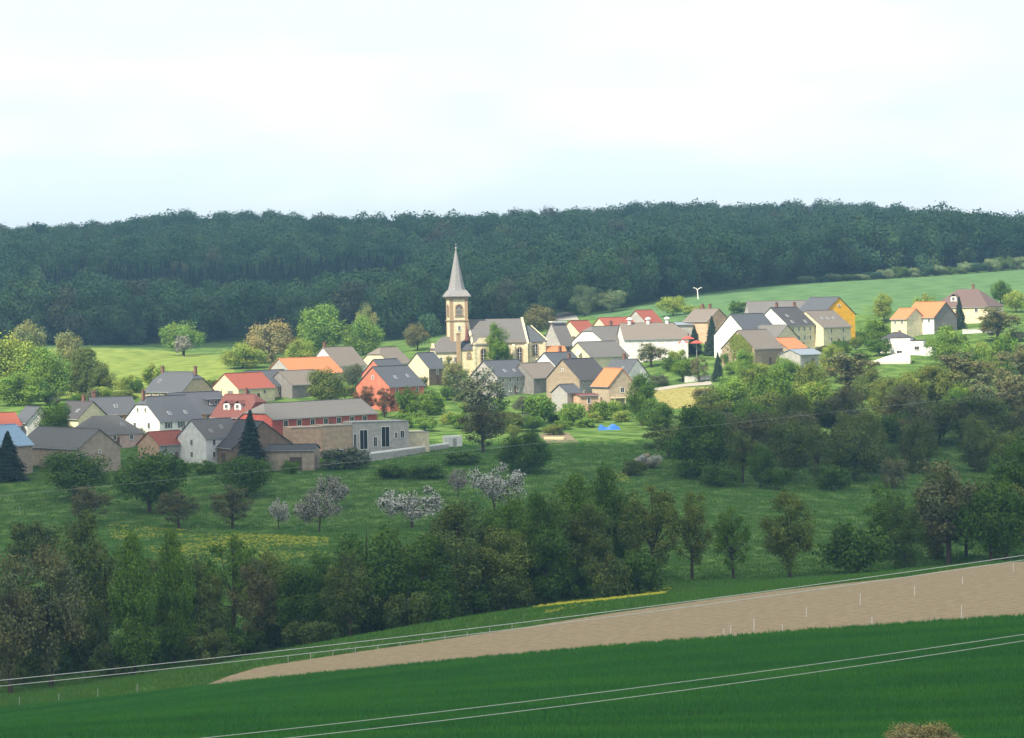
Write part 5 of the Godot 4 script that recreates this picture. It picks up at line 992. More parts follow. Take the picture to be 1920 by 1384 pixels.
	if not op.has("dark") and not op.has("noor"):
		var dm2 := MB.new()
		dm2.box(Vector3(0, 0.2, 0), Vector3(1.05, 2.2, 0.08))
		part("door", dm2.mesh(), M.door, o, Vector3(L * 0.05, maxf(0.9, low + top + 1.6), W * 0.5 + 0.03))
	else:
		var bd := MB.new()
		bd.box(Vector3(0, 0.4, 0), Vector3(2.8, 3.0, 0.08))
		for i in 7: bd.box(Vector3(-1.2 + 0.4 * i, 0.4, 0.05), Vector3(0.34, 2.9, 0.04))
		part("barn_door", bd.mesh(), M.timber, o, Vector3(L * 0.12, maxf(1.0, low + top + 1.7), W * 0.5 + 0.03))
	for t in op.get("dish", 0):
		var ds := MB.new()
		ds.lathe([Vector2(0.02, 0.0), Vector2(0.45, 0.08), Vector2(0.8, 0.3), Vector2(0.84, 0.3), Vector2(0.46, 0.0), Vector2(0.02, -0.08)], 12)
		ds.tube([Vector3(0, -0.05, 0), Vector3(0, -0.5, 0), Vector3(0.1, -0.7, 0)], [0.04, 0.04, 0.04], 5)
		part("satellite_dish", ds.mesh(), M.wall_white, o, Vector3(-L * 0.5 - 0.75, top - rise * (0.75 + 0.55 * t), W * 0.12 + t * 0.3), Basis(Vector3(0, 0, 1), PI * 0.42))
	for t in op.get("vent", 0):
		var vt := MB.new()
		vt.lathe([Vector2(0.55, -0.6), Vector2(0.55, 0.9), Vector2(0.5, 1.0)], 10)
		vt.lathe([Vector2(0.95, 1.0), Vector2(0.9, 1.25), Vector2(0.55, 1.6), Vector2(0.02, 1.75)], 10)
		part("ridge_vent", vt.mesh(), M.wall_white, roof, Vector3((t - 1.2) * L * 0.3, 0, 0.3 if t != 0 else 2.2 * 0.4))
	if op.has("cap"):
		var cp := MB.new()
		cp.box(Vector3(0, 0.3, 0), Vector3(L + 0.6, 0.35, 1.8))
		cp.box(Vector3(0, 0.0, 0), Vector3(L * 0.9, 0.4, 1.3))
		part("ridge_lantern", cp.mesh(), M.wall_white, roof)
	if op.has("balc"):
		var bk := MB.new()
		var yb := top - rise - 3.6
		bk.box(Vector3(L * 0.5 + 0.9, yb, 0), Vector3(1.8, 0.18, W * 0.9))
		for i in 3: bk.box(Vector3(L * 0.5 + 1.65, yb - 1.6, (i - 1) * W * 0.4), Vector3(0.22, 3.0, 0.22))
		for i in 9: bk.box(Vector3(L * 0.5 + 1.7, yb + 0.55, (i - 4) * W * 0.105), Vector3(0.06, 0.9, 0.06))
		bk.box(Vector3(L * 0.5 + 1.7, yb + 1.03, 0), Vector3(0.1, 0.08, W * 0.9))
		part("balcony", bk.mesh(), M.wall_cream, o)
	if op.has("ivy"):
		rng.seed = 5
		var v := PackedVector3Array()
		var n := PackedVector3Array()
		var c := PackedColorArray()
		for i in 2600:
			var zz := rng.randfn() * W * 0.17 + W * 0.1
			var yy := top - rise * 0.25 - absf(rng.randfn()) * 3.4
			if absf(zz) > W * 0.5 - 0.2 or yy > top - 0.5 - k * absf(zz): continue
			spray(v, n, c, Vector3(-L * 0.5 - rng.randf_range(0.05, 0.35), yy, zz), (Vector3(-1, 0.3, 0) + rdir() * 0.6).normalized(), 0.5, Color(1, 1, 1) * rng.randf_range(0.6, 1.0))
		part("ivy", leaf_mesh(v, n, c), M.leaf_oliveleaf, o)

# arched opening: surround and dark glazing, facing +z
func arched(w: float, h: float, border: float) -> Array:
	var s := MB.new()
	var g := MB.new()
	var seg := 10
	var inner := []
	var outer := []
	for i in seg + 1:
		var a := PI * i / seg
		inner.append(Vector3(cos(a) * w * 0.5, h * 0.5 - w * 0.5 + sin(a) * w * 0.5, 0))
		outer.append(Vector3(cos(a) * (w * 0.5 + border), h * 0.5 - w * 0.5 + sin(a) * (w * 0.5 + border), 0))
	inner.push_front(Vector3(w * 0.5, -h * 0.5, 0)); outer.push_front(Vector3(w * 0.5 + border, -h * 0.5, 0))
	inner.append(Vector3(-w * 0.5, -h * 0.5, 0)); outer.append(Vector3(-w * 0.5 - border, -h * 0.5, 0))
	var f := Vector3(0, 0, 0.12)
	var pl := []
	for i in inner.size():
		pl.append(inner[i] + Vector3(0, 0, 0.02))
	g.poly(pl)
	for i in inner.size() - 1:
		s.quad(outer[i] + f, outer[i + 1] + f, inner[i + 1] + f, inner[i] + f)
		s.quad(inner[i] + f, inner[i + 1] + f, inner[i + 1], inner[i])
		s.quad(outer[i + 1] + f, outer[i] + f, outer[i], outer[i + 1])
	s.box(Vector3(0, -h * 0.5 - 0.12, 0.12), Vector3(w + border * 2 + 0.2, 0.24, 0.3))
	return [s.mesh(), g.mesh()]

func arched_window(parent: Node, at: Vector3, turn: float, w: float, h: float) -> Node:
	var ms := arched(w, h, 0.32)
	var o := part("arched_window", ms[0], M.sandstone, parent, at, Basis(Vector3.UP, turn))
	part("pane", ms[1], M.glass, o)
	var b := MB.new()
	b.box(Vector3(0, 0, 0.05), Vector3(0.09, h, 0.05))
	for k in 3: b.box(Vector3(0, -h * 0.3 + k * h * 0.22, 0.05), Vector3(w, 0.07, 0.048))
	part("tracery", b.mesh(), M.frame, o)
	return o

func church(at: Vector3, turn: float, ridge_y: float, tip_y: float, tower_top: float) -> void:
	var o := thing("church", "village church with a slender grey spire, belfry tower and slate nave", "church", at, turn)
	var ry := ridge_y - at.y
	var L := 17.4
	var W := 13.0
	var rise := 6.9
	var ev := ry - rise
	var up := Vector3(0, ry, 0)
	part("nave_wall", wall_shape(L, W, rise, -ry - 3, 0, 0, "FLBR").mesh(), M.wall_churchcream, o, up)
	var nr := part("nave_roof", roof_shape(L - 0.4, W, rise, 0, 0, 0.35, 0.2).mesh(), M.roof_greyslate, o, up)
	var cor := MB.new()
	cor.box(Vector3(0, ev - 0.35, W / 2 + 0.12), Vector3(L, 0.5, 0.26))
	part("eaves_cornice", cor.mesh(), M.sandstone, o)
	# gable parapets stand above the roof
	for s in [-1.0, 1.0]:
		var pp := MB.new()
		for t in [-1.0, 1.0]:
			var a := Vector3(s * (L / 2 + 0.05), ev - 0.5, t * (W / 2 + 0.5))
			var b := Vector3(s * (L / 2 + 0.05), ry + 0.35, 0)
			var q := [a + Vector3(-0.35, 0, 0), a + Vector3(0.35, 0, 0), b + Vector3(0.35, 0, 0), b + Vector3(-0.35, 0, 0)]
			if t < 0: q.reverse()
			pp.slab(q, 0.5)
		part("gable_parapet", pp.mesh(), M.wall_cream, nr, -up)
	for i in 4:
		var xx := -L / 2 + 2.6 + i * 4.1
		if i > 0: arched_window(o, Vector3(xx, ev - 4.2, W / 2 + 0.02), 0, 1.3, 4.4)
		var bt := MB.new()
		bt.slab([Vector3(xx + 1.7, ev - 1.6, W / 2 + 1.1), Vector3(xx + 2.4, ev - 1.6, W / 2 + 1.1), Vector3(xx + 2.4, ev - 0.8, W / 2), Vector3(xx + 1.7, ev - 0.8, W / 2)], 12.0)
		part("buttress", bt.mesh(), M.wall_cream, o)
	# choir with a hipped end
	var cw := 9.5
	var cl := 6.5
	var cr := ry - 2.3
	var crise := 4.6
	var cx := L / 2 + cl / 2
	part("choir_wall", wall_shape(cl, cw, crise, -cr - 3, 0, 1, "FBR").mesh(), M.wall_churchcream, o, Vector3(cx, cr, 0))
	var chr := part("choir_roof", roof_shape(cl, cw, crise, 0, 1, 0.35, 0.2).mesh(), M.roof_slate, o, Vector3(cx, cr, 0))
	var hipr := MB.new()
	hipr.tube([Vector3(cl / 2 - 3.6, 0.1, 0), Vector3(cl / 2 + 0.3, -crise + 0.1, cw / 2 + 0.2)], [0.18, 0.18], 5)
	part("hip_flashing", hipr.mesh(), M.wall_cream, chr)
	arched_window(o, Vector3(cx - 0.3, cr - crise - 2.8, cw / 2 + 0.02), 0, 1.4, 3.6)
	for i in 2:
		var bt2 := MB.new()
		bt2.box(Vector3(cx - 2.1 + i * 4.6, cr - crise - 5.0, cw / 2 + 0.35), Vector3(0.7, 9.0, 0.7))
		part("buttress", bt2.mesh(), M.wall_cream, o)
	arched_window(o, Vector3(cx + cl / 2 + 0.02, cr - crise - 2.8, 1.5), PI / 2, 1.2, 3.2)
	# side chapel
	var tx := -L / 2 + 2.6
	var sw := 5.6
	part("chapel_wall", wall_shape(7.0, sw, 3.6, -20, 0, 0.5, "FLBR").mesh(), M.wall_cream, o, Vector3(tx, ev + 3.2, W / 2 + 0.2), Basis(Vector3.UP, -PI / 2))
	part("chapel_roof", roof_shape(7.0, sw, 3.6, 0, 1, 0.35, 0.2).mesh(), M.roof_greyslate, o, Vector3(tx, ev + 3.2, W / 2 + 0.2), Basis(Vector3.UP, -PI / 2))
	arched_window(o, Vector3(tx, ev - 4.4, W / 2 + 3.74), 0, 1.5, 4.6)
	for s in [-1.0, 1.0]:
		var q2 := MB.new()
		q2.box(Vector3(tx + s * sw / 2, ev - 5.5, W / 2 + 3.6), Vector3(0.6, 10.4, 0.6))
		part("corner_pier", q2.mesh(), M.wall_cream, o)
	# sacristy left of the tower
	part("sacristy_wall", wall_shape(9.0, 8.5, 4.2, -22, 0.4, 0, "FLBR").mesh(), M.wall_churchcream, o, Vector3(-L / 2 - 7.0, ry - 5.2, 2.5))
	part("sacristy_roof", roof_shape(9.0, 8.5, 4.2, 0.8, 0, 0.4, 0.2).mesh(), M.roof_greyslate, o, Vector3(-L / 2 - 7.0, ry - 5.2, 2.5))
	for i in 3: window_at(o, Vector3(-L / 2 - 10.0 + i * 2.3, ry - 12.2, 6.77), 0, 0.9, 1.6)
	# porch with pillar and pinnacle between tower and chapel
	part("porch_wall", wall_shape(5.0, 5.0, 2.6, -20, 0, 0, "FLBR").mesh(), M.wall_cream, o, Vector3(-L / 2 - 2.0, ev + 0.6, W / 2 - 1.2))
	part("porch_roof", roof_shape(5.0, 5.0, 2.6, 0.9, 0, 0.3, 0.18).mesh(), M.roof_slate, o, Vector3(-L / 2 - 2.0, ev + 0.6, W / 2 - 1.2))
	arched_window(o, Vector3(-L / 2 - 1.4, ev - 4.0, W / 2 + 1.33), 0, 0.9, 1.6)
	var pin := MB.new()
	pin.lathe([Vector2(0.7, 0), Vector2(0.75, 0.4), Vector2(0.45, 1.6), Vector2(0.03, 5.2)], 8)
	part("pinnacle", pin.mesh(), M.roof_maroon, o, Vector3(-L / 2 - 1.5, ev + 0.3, W / 2 - 0.4))
	var pil := MB.new()
	pil.box(Vector3(0, 0, 0), Vector3(1.1, 11.5, 1.1))
	pil.box(Vector3(0, 5.9, 0), Vector3(1.4, 0.3, 1.4))
	part("pillar", pil.mesh(), M.sandstone, o, Vector3(-L / 2 - 4.6, ev - 3.2, W / 2 + 1.2))
	# tower
	var tc := Vector3(-L / 2 - 3.4, 0, 1.2)
	var a := 5.5
	var th := tower_top - at.y
	var tw := MB.new()
	tw.box(tc + Vector3(0, th / 2 - 2, 0), Vector3(a, th + 4, a))
	part("tower_wall", tw.mesh(), M.wall_cream, o)
	for sx in [-1.0, 1.0]:
		for sz in [-1.0, 1.0]:
			var qn := MB.new()
			qn.box(tc + Vector3(sx * (a / 2 - 0.45), th / 2 - 2, sz * (a / 2 - 0.45)), Vector3(1.0, th + 3.9, 1.0))
			part("quoin", qn.mesh(), M.sandstone, o)
	for y in [th - 0.35, th - 7.2, th - 14.0]:
		var cn := MB.new()
		cn.box(tc + Vector3(0, y, 0), Vector3(a + 0.5, 0.4 if y < th - 1 else 0.7, a + 0.5))
		part("string_course", cn.mesh(), M.sandstone, o)
	for k in 4:
		var bo := Basis(Vector3.UP, k * PI / 2)
		var bw := part("belfry_opening", arched(1.8, 3.2, 0.4)[0], M.sandstone, o, tc + bo * Vector3(0, th - 4.1, a / 2 + 0.02), bo)
		part("opening", arched(1.8, 3.2, 0.4)[1], M.glass, bw)
		for j in 7:
			var lv := MB.new()
			lv.box(Vector3(0, -1.3 + j * 0.38, 0.08), Vector3(1.76 if j < 5 else 1.1, 0.05, 0.2), Basis(Vector3.RIGHT, 0.6))
			part("louvre", lv.mesh(), M.wall_greywall, bw)
		window_at(o, tc + bo * Vector3(0, th - 9.6, a / 2 + 0.02), k * PI / 2, 0.8, 1.5)
	var sk := MB.new()
	sk.lathe([Vector2(5.1, 0.0), Vector2(5.15, 0.25), Vector2(4.55, 1.0), Vector2(3.5, 2.1)], 4, tc + Vector3(0, th, 0), PI / 4)
	part("spire_skirt", sk.mesh(), M.roof_spire, o)
	var sp := MB.new()
	var hs := tip_y - at.y - th
	sp.lathe([Vector2(3.05, 1.5), Vector2(2.6, 2.6), Vector2(2.2, 4.2), Vector2(0.06, hs)], 8, tc + Vector3(0, th, 0), PI / 8)
	part("spire", sp.mesh(), M.roof_spire, o)
	var ball := MB.new()
	ball.lathe([Vector2(0.02, -0.28), Vector2(0.24, -0.14), Vector2(0.28, 0.05), Vector2(0.15, 0.25), Vector2(0.02, 0.3)], 8)
	ball.box(Vector3(0, 0.9, 0), Vector3(0.09, 1.3, 0.09))
	ball.box(Vector3(0, 1.05, 0), Vector3(0.6, 0.088, 0.088))
	part("cross", ball.mesh(), M.zinc, o, tc + Vector3(0, th + hs, 0))

# ---------- the scene ----------
const SUN_EL := 47.0
var sun_to := Vector3(-0.62, 0, 0.785).normalized() * cos(deg_to_rad(SUN_EL)) + Vector3(0, sin(deg_to_rad(SUN_EL)), 0)

func sky_image() -> ImageTexture:
	# pale spring sky, faint cloud; overhead made whiter and brighter to lift the shade
	var w := 2048
	var h := 1024
	var nz := FastNoiseLite.new()
	nz.seed = 11
	nz.frequency = 1.0
	nz.fractal_octaves = 5
	var by := PackedByteArray()
	by.resize(w * h * 3)
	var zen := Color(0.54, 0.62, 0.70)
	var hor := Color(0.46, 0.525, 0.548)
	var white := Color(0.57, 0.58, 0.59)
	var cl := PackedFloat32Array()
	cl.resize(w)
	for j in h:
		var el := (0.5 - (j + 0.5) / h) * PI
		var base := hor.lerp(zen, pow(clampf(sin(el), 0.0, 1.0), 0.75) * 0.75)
		if el < 0.0:
			base = Color(0.25, 0.28, 0.25)
		for i in w:
			var k := (j * w + i) * 3
			var cc := base
			if el >= -0.002:
				var f: float
				if i & 1 or j & 1:
					f = cl[i]
				else:
					var az := (i + 0.5) / w * TAU
					var e2 := sin(el) + 0.12
					f = clampf(nz.get_noise_3d(cos(az) * 6.0 * cos(el), el * 24.0, sin(az) * 6.0 * cos(el)) * 1.3 - 0.02 + 0.9 * sin(el), 0.0, 1.0)
					cl[i] = f
					cl[mini(i + 1, w - 1)] = f
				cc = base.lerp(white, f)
			var s := cc.linear_to_srgb()
			by[k] = int(s.r * 255); by[k + 1] = int(s.g * 255); by[k + 2] = int(s.b * 255)
	return ImageTexture.create_from_image(Image.create_from_data(w, h, false, Image.FORMAT_RGB8, by))

# a cloud whose shadow falls on the given piece of ground (polygon of x, depth)
func cloud(pg: PackedVector2Array, height: float, sd: int, label: String) -> void:
	var off := sun_to * ((height - 30.0) / sun_to.y)
	var nz := FastNoiseLite.new()
	nz.seed = sd
	nz.frequency = 0.006
	nz.fractal_octaves = 4
	var lo := pg[0]
	var hi := pg[0]
	for p in pg:
		lo = lo.min(p); hi = hi.max(p)
	lo -= Vector2(120, 120); hi += Vector2(120, 120)
	var cell := 22.0
	var nx := int((hi.x - lo.x) / cell) + 1
	var ny := int((hi.y - lo.y) / cell) + 1
	var th := PackedFloat32Array()
	for j in ny:
		for i in nx:
			var p := lo + Vector2(i, j) * cell
			var best := 1e9
			for k in pg.size():
				best = minf(best, Geometry2D.get_closest_point_to_segment(p, pg[k], pg[(k + 1) % pg.size()]).distance_to(p))
			if not Geometry2D.is_point_in_polygon(p, pg): best = -best
			th.append(best + 26.0 * nz.get_noise_2d(p.x * 2.0, p.y * 2.0))
	var mb := MB.new()
	var pt := func(i: int, j: int, side: float) -> Vector3:
		var t := maxf(th[j * nx + i], 0.0)
		var p := lo + Vector2(i, j) * cell
		var puff := sqrt(t * 90.0 / (1.0 + t * 0.004)) * (0.75 + 0.5 * absf(nz.get_noise_2d(p.x * 3.0 + 900, p.y * 3.0))) if t > 0.0 else 0.0
		return Vector3(p.x, height + (puff if side > 0 else -puff * 0.25), -p.y) + Vector3(off.x, 0, off.z)
	for j in ny - 1:
		for i in nx - 1:
			if maxf(maxf(th[j * nx + i], th[j * nx + i + 1]), maxf(th[(j + 1) * nx + i], th[(j + 1) * nx + i + 1])) <= 0.0: continue
			mb.quad(pt.call(i, j, 1.0), pt.call(i + 1, j, 1.0), pt.call(i + 1, j + 1, 1.0), pt.call(i, j + 1, 1.0))
			mb.quad(pt.call(i, j, -1.0), pt.call(i, j + 1, -1.0), pt.call(i + 1, j + 1, -1.0), pt.call(i + 1, j, -1.0))
	lone("cloud", mb.mesh(), M.cloud, label, "cloud", Vector3.ZERO, 0, "", "structure")

func v2(a: Array) -> PackedVector2Array:
	var o := PackedVector2Array()
	for k in range(0, a.size(), 2): o.append(Vector2(a[k], a[k + 1]))
	return o

func make_materials() -> void:
	var plaster := noise_tex(3, 0.012, 0.76, 1.0)
	var streak := noise_tex(4, 0.03, 0.6, 1.0, 1.0)
	var slate := noise_tex(8, 0.035, 0.55, 1.0, 1.0, 512, 6)
	var W := {"white": [.82, .81, .78], "cream": [.74, .66, .46], "churchcream": [.72, .64, .47], "tan": [.40, .325, .25], "tanlight": [.46, .38, .28], "pink": [.58, .42, .36], "peach": [.62, .42, .29],
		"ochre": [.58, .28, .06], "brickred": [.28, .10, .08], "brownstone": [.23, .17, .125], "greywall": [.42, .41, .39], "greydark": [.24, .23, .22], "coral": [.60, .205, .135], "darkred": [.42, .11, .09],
		"stone": [.36, .29, .21], "yellow": [.80, .44, .035], "concrete": [.46, .44, .41], "warmgrey": [.50, .38, .27]}
	for k in W: M["wall_" + k] = flat(W[k][0], W[k][1], W[k][2], 0.92, plaster, 0.11, 0.2)
	var R := {"slate": [.105, .115, .132], "darkslate": [.085, .085, .09], "greyslate": [.185, .178, .172], "brownslate": [.23, .20, .172], "redtile": [.36, .105, .07], "orangetile": [.60, .235, .105],
		"maroon": [.19, .075, .065], "bluemetal": [.30, .44, .60], "bluegrey": [.27, .32, .38], "brownhip": [.17, .12, .11], "spire": [.30, .295, .30]}
	for k in R: M["roof_" + k] = flat(R[k][0], R[k][1], R[k][2], 0.62 if k in ["slate", "spire", "bluemetal", "bluegrey"] else 0.85, slate if "slate" in k else streak, 0.16, 0.4)
	M.sandstone = flat(.42, .30, .19, 0.92, plaster, 0.3, 0.2)
	M.brick = flat(.24, .13, .10, 0.9, streak, 0.6)
	M.timber = flat(.13, .095, .07, 0.9, streak, 0.6)
	M.door = flat(.16, .10, .07, 0.6)
	M.frame = flat(.74, .73, .70, 0.6)
	M.shutter = flat(.07, .055, .05, 0.7)
	M.zinc = flat(.40, .41, .42, 0.45, null, 1, 0.5)
	M.cable = flat(.62, .62, .60, 0.5, null, 1, 0.5)
	M.stake = flat(.78, .78, .76, 0.6)
	M.post = flat(.42, .40, .36, 0.9)
	M.glass = flat(.025, .03, .035, 0.12, null, 1, 0.5)
	M.skyglass = flat(.10, .12, .14, 0.06, null, 1, 0.6)
	M.bark = flat(.10, .08, .06, 0.95, streak, 0.5, 0.1)
	M.cloud = flat(.92, .92, .93, 1.0, null, 1, 0.0)
	M.cloud.transparency = BaseMaterial3D.TRANSPARENCY_ALPHA
	M.cloud.albedo_color.a = 0.72
	M.tarp = flat(.05, .17, .60, 0.4)
	M.membrane = flat(.80, .78, .73, 0.7)
	M.red = flat(.55, .09, .07, 0.8)
	M.carpaint = flat(.03, .035, .05, 0.25, null, 1, 0.6)
	M.tyre = flat(.02, .02, .02, 0.9)
	M.plank = flat(.62, .48, .30, 0.85)
	var G := {"darkgreen": [.098, .190, .024], "midgreen": [.145, .260, .030], "freshdull": [.12, .20, .045], "freshgreen": [.21, .35, .058], "yellowgreen": [.33, .42, .075], "paleyellow": [.29, .32, .12], "palegreen": [.27, .35, .16],
		"olivedark": [.140, .190, .042], "oliveleaf": [.190, .245, .046], "greyolive": [.205, .220, .095], "greygreen": [.15, .18, .10], "brownolive": [.175, .180, .072], "tanleaf": [.40, .35, .15], "redbrown": [.20, .12, .065],
		"bluegreen": [.065, .14, .06], "conifer": [.030, .058, .036], "pinkblossom": [.72, .68, .62], "white": [1, 1, 1], "greywhite": [.70, .68, .62]}
	for k in G: M["leaf_" + k] = leafmat(G[k][0], G[k][1], G[k][2])
	M.wood = leafmat(1, 1, 1)
	M.wood.backlight = lin(.03, .05, .02)
	# ground covers
	var g1 := noise_tex(21, 0.010, 0.7, 1.0, 1.0, 1024, 6, Color(.075, .150, .032), Color(.140, .220, .055))
	M.grass = flat(1, 1, 1, 0.95, g1, 0.012, 0.1)
	var wh := noise_tex(22, 0.02, 0.75, 1.0, 4.0, 1024, 5, Color(.040, .115, .022), Color(.075, .175, .034))
	M.wheat_soil = flat(1, 1, 1, 0.95, null, 1, 0.1)
	M.wheat_soil.albedo_texture = wh
	var so := noise_tex(23, 0.03, 0.82, 1.0, 5.0, 1024, 6, Color(.35, .265, .160), Color(.50, .385, .245))
	M.soil = flat(1, 1, 1, 0.97, null, 1, 0.1)
	M.soil.albedo_texture = so
	var nb := FastNoiseLite.new()
	nb.seed = 31; nb.frequency = 0.05; nb.fractal_octaves = 4
	var nt := NoiseTexture2D.new()
	nt.width = 512; nt.height = 512; nt.seamless = true; nt.as_normal_map = true; nt.bump_strength = 10.0; nt.noise = nb
	M.soil.normal_enabled = true
	M.soil.normal_texture = nt
	M.soil.uv1_scale = Vector3(1.7, 2.2, 1)
	M.meadow_light = flat(1, 1, 1, 0.95, noise_tex(24, 0.012, 0.8, 1.0, 1.0, 512, 6, Color(.155, .225, .045), Color(.24, .30, .07)), 0.02, 0.1)
	M.field_blue = flat(1, 1, 1, 0.95, noise_tex(25, 0.012, 0.85, 1.0, 1.0, 512, 6, Color(.085, .165, .065), Color(.11, .20, .080)), 0.015, 0.1)
	M.lawn = flat(1, 1, 1, 0.95, noise_tex(26, 0.02, 0.85, 1.0, 1.0, 512, 5, Color(.24, .24, .07), Color(.34, .29, .12)), 0.05, 0.1)
	M.gravel = flat(1, 1, 1, 0.95, noise_tex(27, 0.03, 0.8, 1.0, 1.0, 512, 5, Color(.34, .32, .28), Color(.46, .43, .38)), 0.1, 0.1)
	M.dirt = flat(1, 1, 1, 0.95, noise_tex(28, 0.03, 0.8, 1.0, 1.0, 512, 5, Color(.17, .15, .10), Color(.27, .22, .15)), 0.1, 0.1)
	M.tuft = leafmat(.072, .255, .045)
	M.grass_tuft = leafmat(.115, .245, .045)
	M.flower = flat(.62, .56, .06, 0.8)

func structure(called: String, me: Mesh, m: Material) -> void:
	var o := part(numbered(called), me, m, self)
	o.set_meta("kind", "structure")

func _ready() -> void:
	# camera
	var cam := Camera3D.new()
	cam.name = "camera"
	cam.fov = CAM_FOV
	cam.near = 1.0
	cam.far = 9000.0
	add_child(cam)
	cam.transform = Transform3D(Basis(Vector3.RIGHT, -CAM_PITCH) * Basis(Vector3.BACK, -CAM_ROLL), Vector3(0, 60, 0))
	cam.current = true
	# sky, haze, exposure
	var env := Environment.new()
	env.background_mode = Environment.BG_SKY
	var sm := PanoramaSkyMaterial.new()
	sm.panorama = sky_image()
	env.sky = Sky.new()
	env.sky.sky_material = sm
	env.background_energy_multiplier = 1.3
	env.tonemap_mode = Environment.TONE_MAPPER_LINEAR
	env.tonemap_exposure = 1.68
	env.sdfgi_enabled = true
	env.ssao_enabled = true
	env.ssil_enabled = true
	env.fog_enabled = true
	env.fog_density = 0.00014
	env.fog_light_color = Color(0.62, 0.82, 1.0)
	var we := WorldEnvironment.new()
	we.name = "world_environment"
	we.environment = env
	add_child(we)
	# sun
	var sun := DirectionalLight3D.new()
	sun.name = "sun"
	sun.light_energy = 1.6
	sun.light_color = Color(1.0, 0.95, 0.86)
	sun.light_angular_distance = 0.5
	sun.shadow_enabled = true
	add_child(sun)
	sun.look_at_from_position(sun_to * 100.0, Vector3.ZERO, Vector3.UP)

	make_materials()
	# land
	make_heights()
	structure("ground", ground_sheet(), M.grass)
	for f in LAND:
		structure(f[0], land(v2(f[2]), f[3], f[4], Vector2(f[5], f[6]).normalized()), M[f[1]])
	# buildings
	for r in HOUSES: house(r)
	church(CH[0], deg_to_rad(CH[1]), CH[2], CH[3], CH[4])
	extras()
	# trees
	for t in TREES:
		plant(t[0], t[1], t[2], t[3], t[4], t[5], t[6], t[7], t[8], t[9], t[10])
	forest()
	ground_cover()
	# clouds high over the valley, out of the picture: their shade lies on the fields in front and on the forest hill
	cloud(v2(CLOUD_A), 1400.0, 3, "grey-white cloud over the near fields and orchard")
	cloud(v2(CLOUD_B), 1400.0, 8, "grey-white cloud over the forest hill")

func forest() -> void:
	var woods := []
	for k in 3: woods.append(crown_parts("wood", 700 + k)[0])
	var spruce: Mesh = crown_parts("woodconifer", 720)[0]
	var nz := FastNoiseLite.new()
	nz.seed = 5; nz.frequency = 0.006
	rng.seed = 4242
	var xf := [[], [], [], []]
	var co := [[], [], [], []]
	var d := 1150.0
	while d < 2330.0:
		var x := -0.235 * d
		while x < 0.235 * d:
			var px := x + rng.randf_range(-4.6, 4.6)
			var pd := d + rng.randf_range(-4.6, 4.6)
			x += 12.0
			var e := 0.0
			for k in FOREST_EDGE.size() - 1:
				if px >= FOREST_EDGE[k][0] and px <= FOREST_EDGE[k + 1][0]:
					e = lerpf(FOREST_EDGE[k][1], FOREST_EDGE[k + 1][1], (px - FOREST_EDGE[k][0]) / (FOREST_EDGE[k + 1][0] - FOREST_EDGE[k][0]))
			if pd < e: continue
			var nv := nz.get_noise_2d(px, pd)
			var con := px / pd > -0.16 and px / pd < -0.03 and pd > 1330 and pd < 1530 + 60.0 * nv and nv > -0.25
			var k2 := 3 if con else rng.randi() % 3
			var s := rng.randf_range(0.8, 1.42) * (1.0 + 0.3 * nv)
			if con: s = rng.randf_range(0.95, 1.2)
			var b := Basis(Vector3.UP, rng.randf() * TAU).scaled(Vector3(s * rng.randf_range(0.85, 1.1), s * (1.0 if not con else 1.1), s))
			xf[k2].append(Transform3D(b, Vector3(px, hh(px, -pd) - 0.8, -pd)))
			var t := rng.randf()
			var c := Color(.072, .165, .060).lerp(Color(.140, .245, .080), t * t).lerp(Color(.085, .190, .090), clampf(nv * 1.4 + 0.3, 0, 1) * 0.6)
			if rng.randf() < 0.06: c = c.lerp(Color(.16, .15, .08), 0.7)
			if con: c = Color(.030, .062, .040) * rng.randf_range(0.8, 1.25)
			co[k2].append(c)
		d += 11.0
	for k in 3: scatter("forest", woods[k], M.wood, xf[k], co[k], "dense broadleaf wood covering the hill behind the village", "forest")
	scatter("conifer_plantation", spruce, M.wood, xf[3], co[3], "dark conifer stand on the lower left of forest hill", "forest")

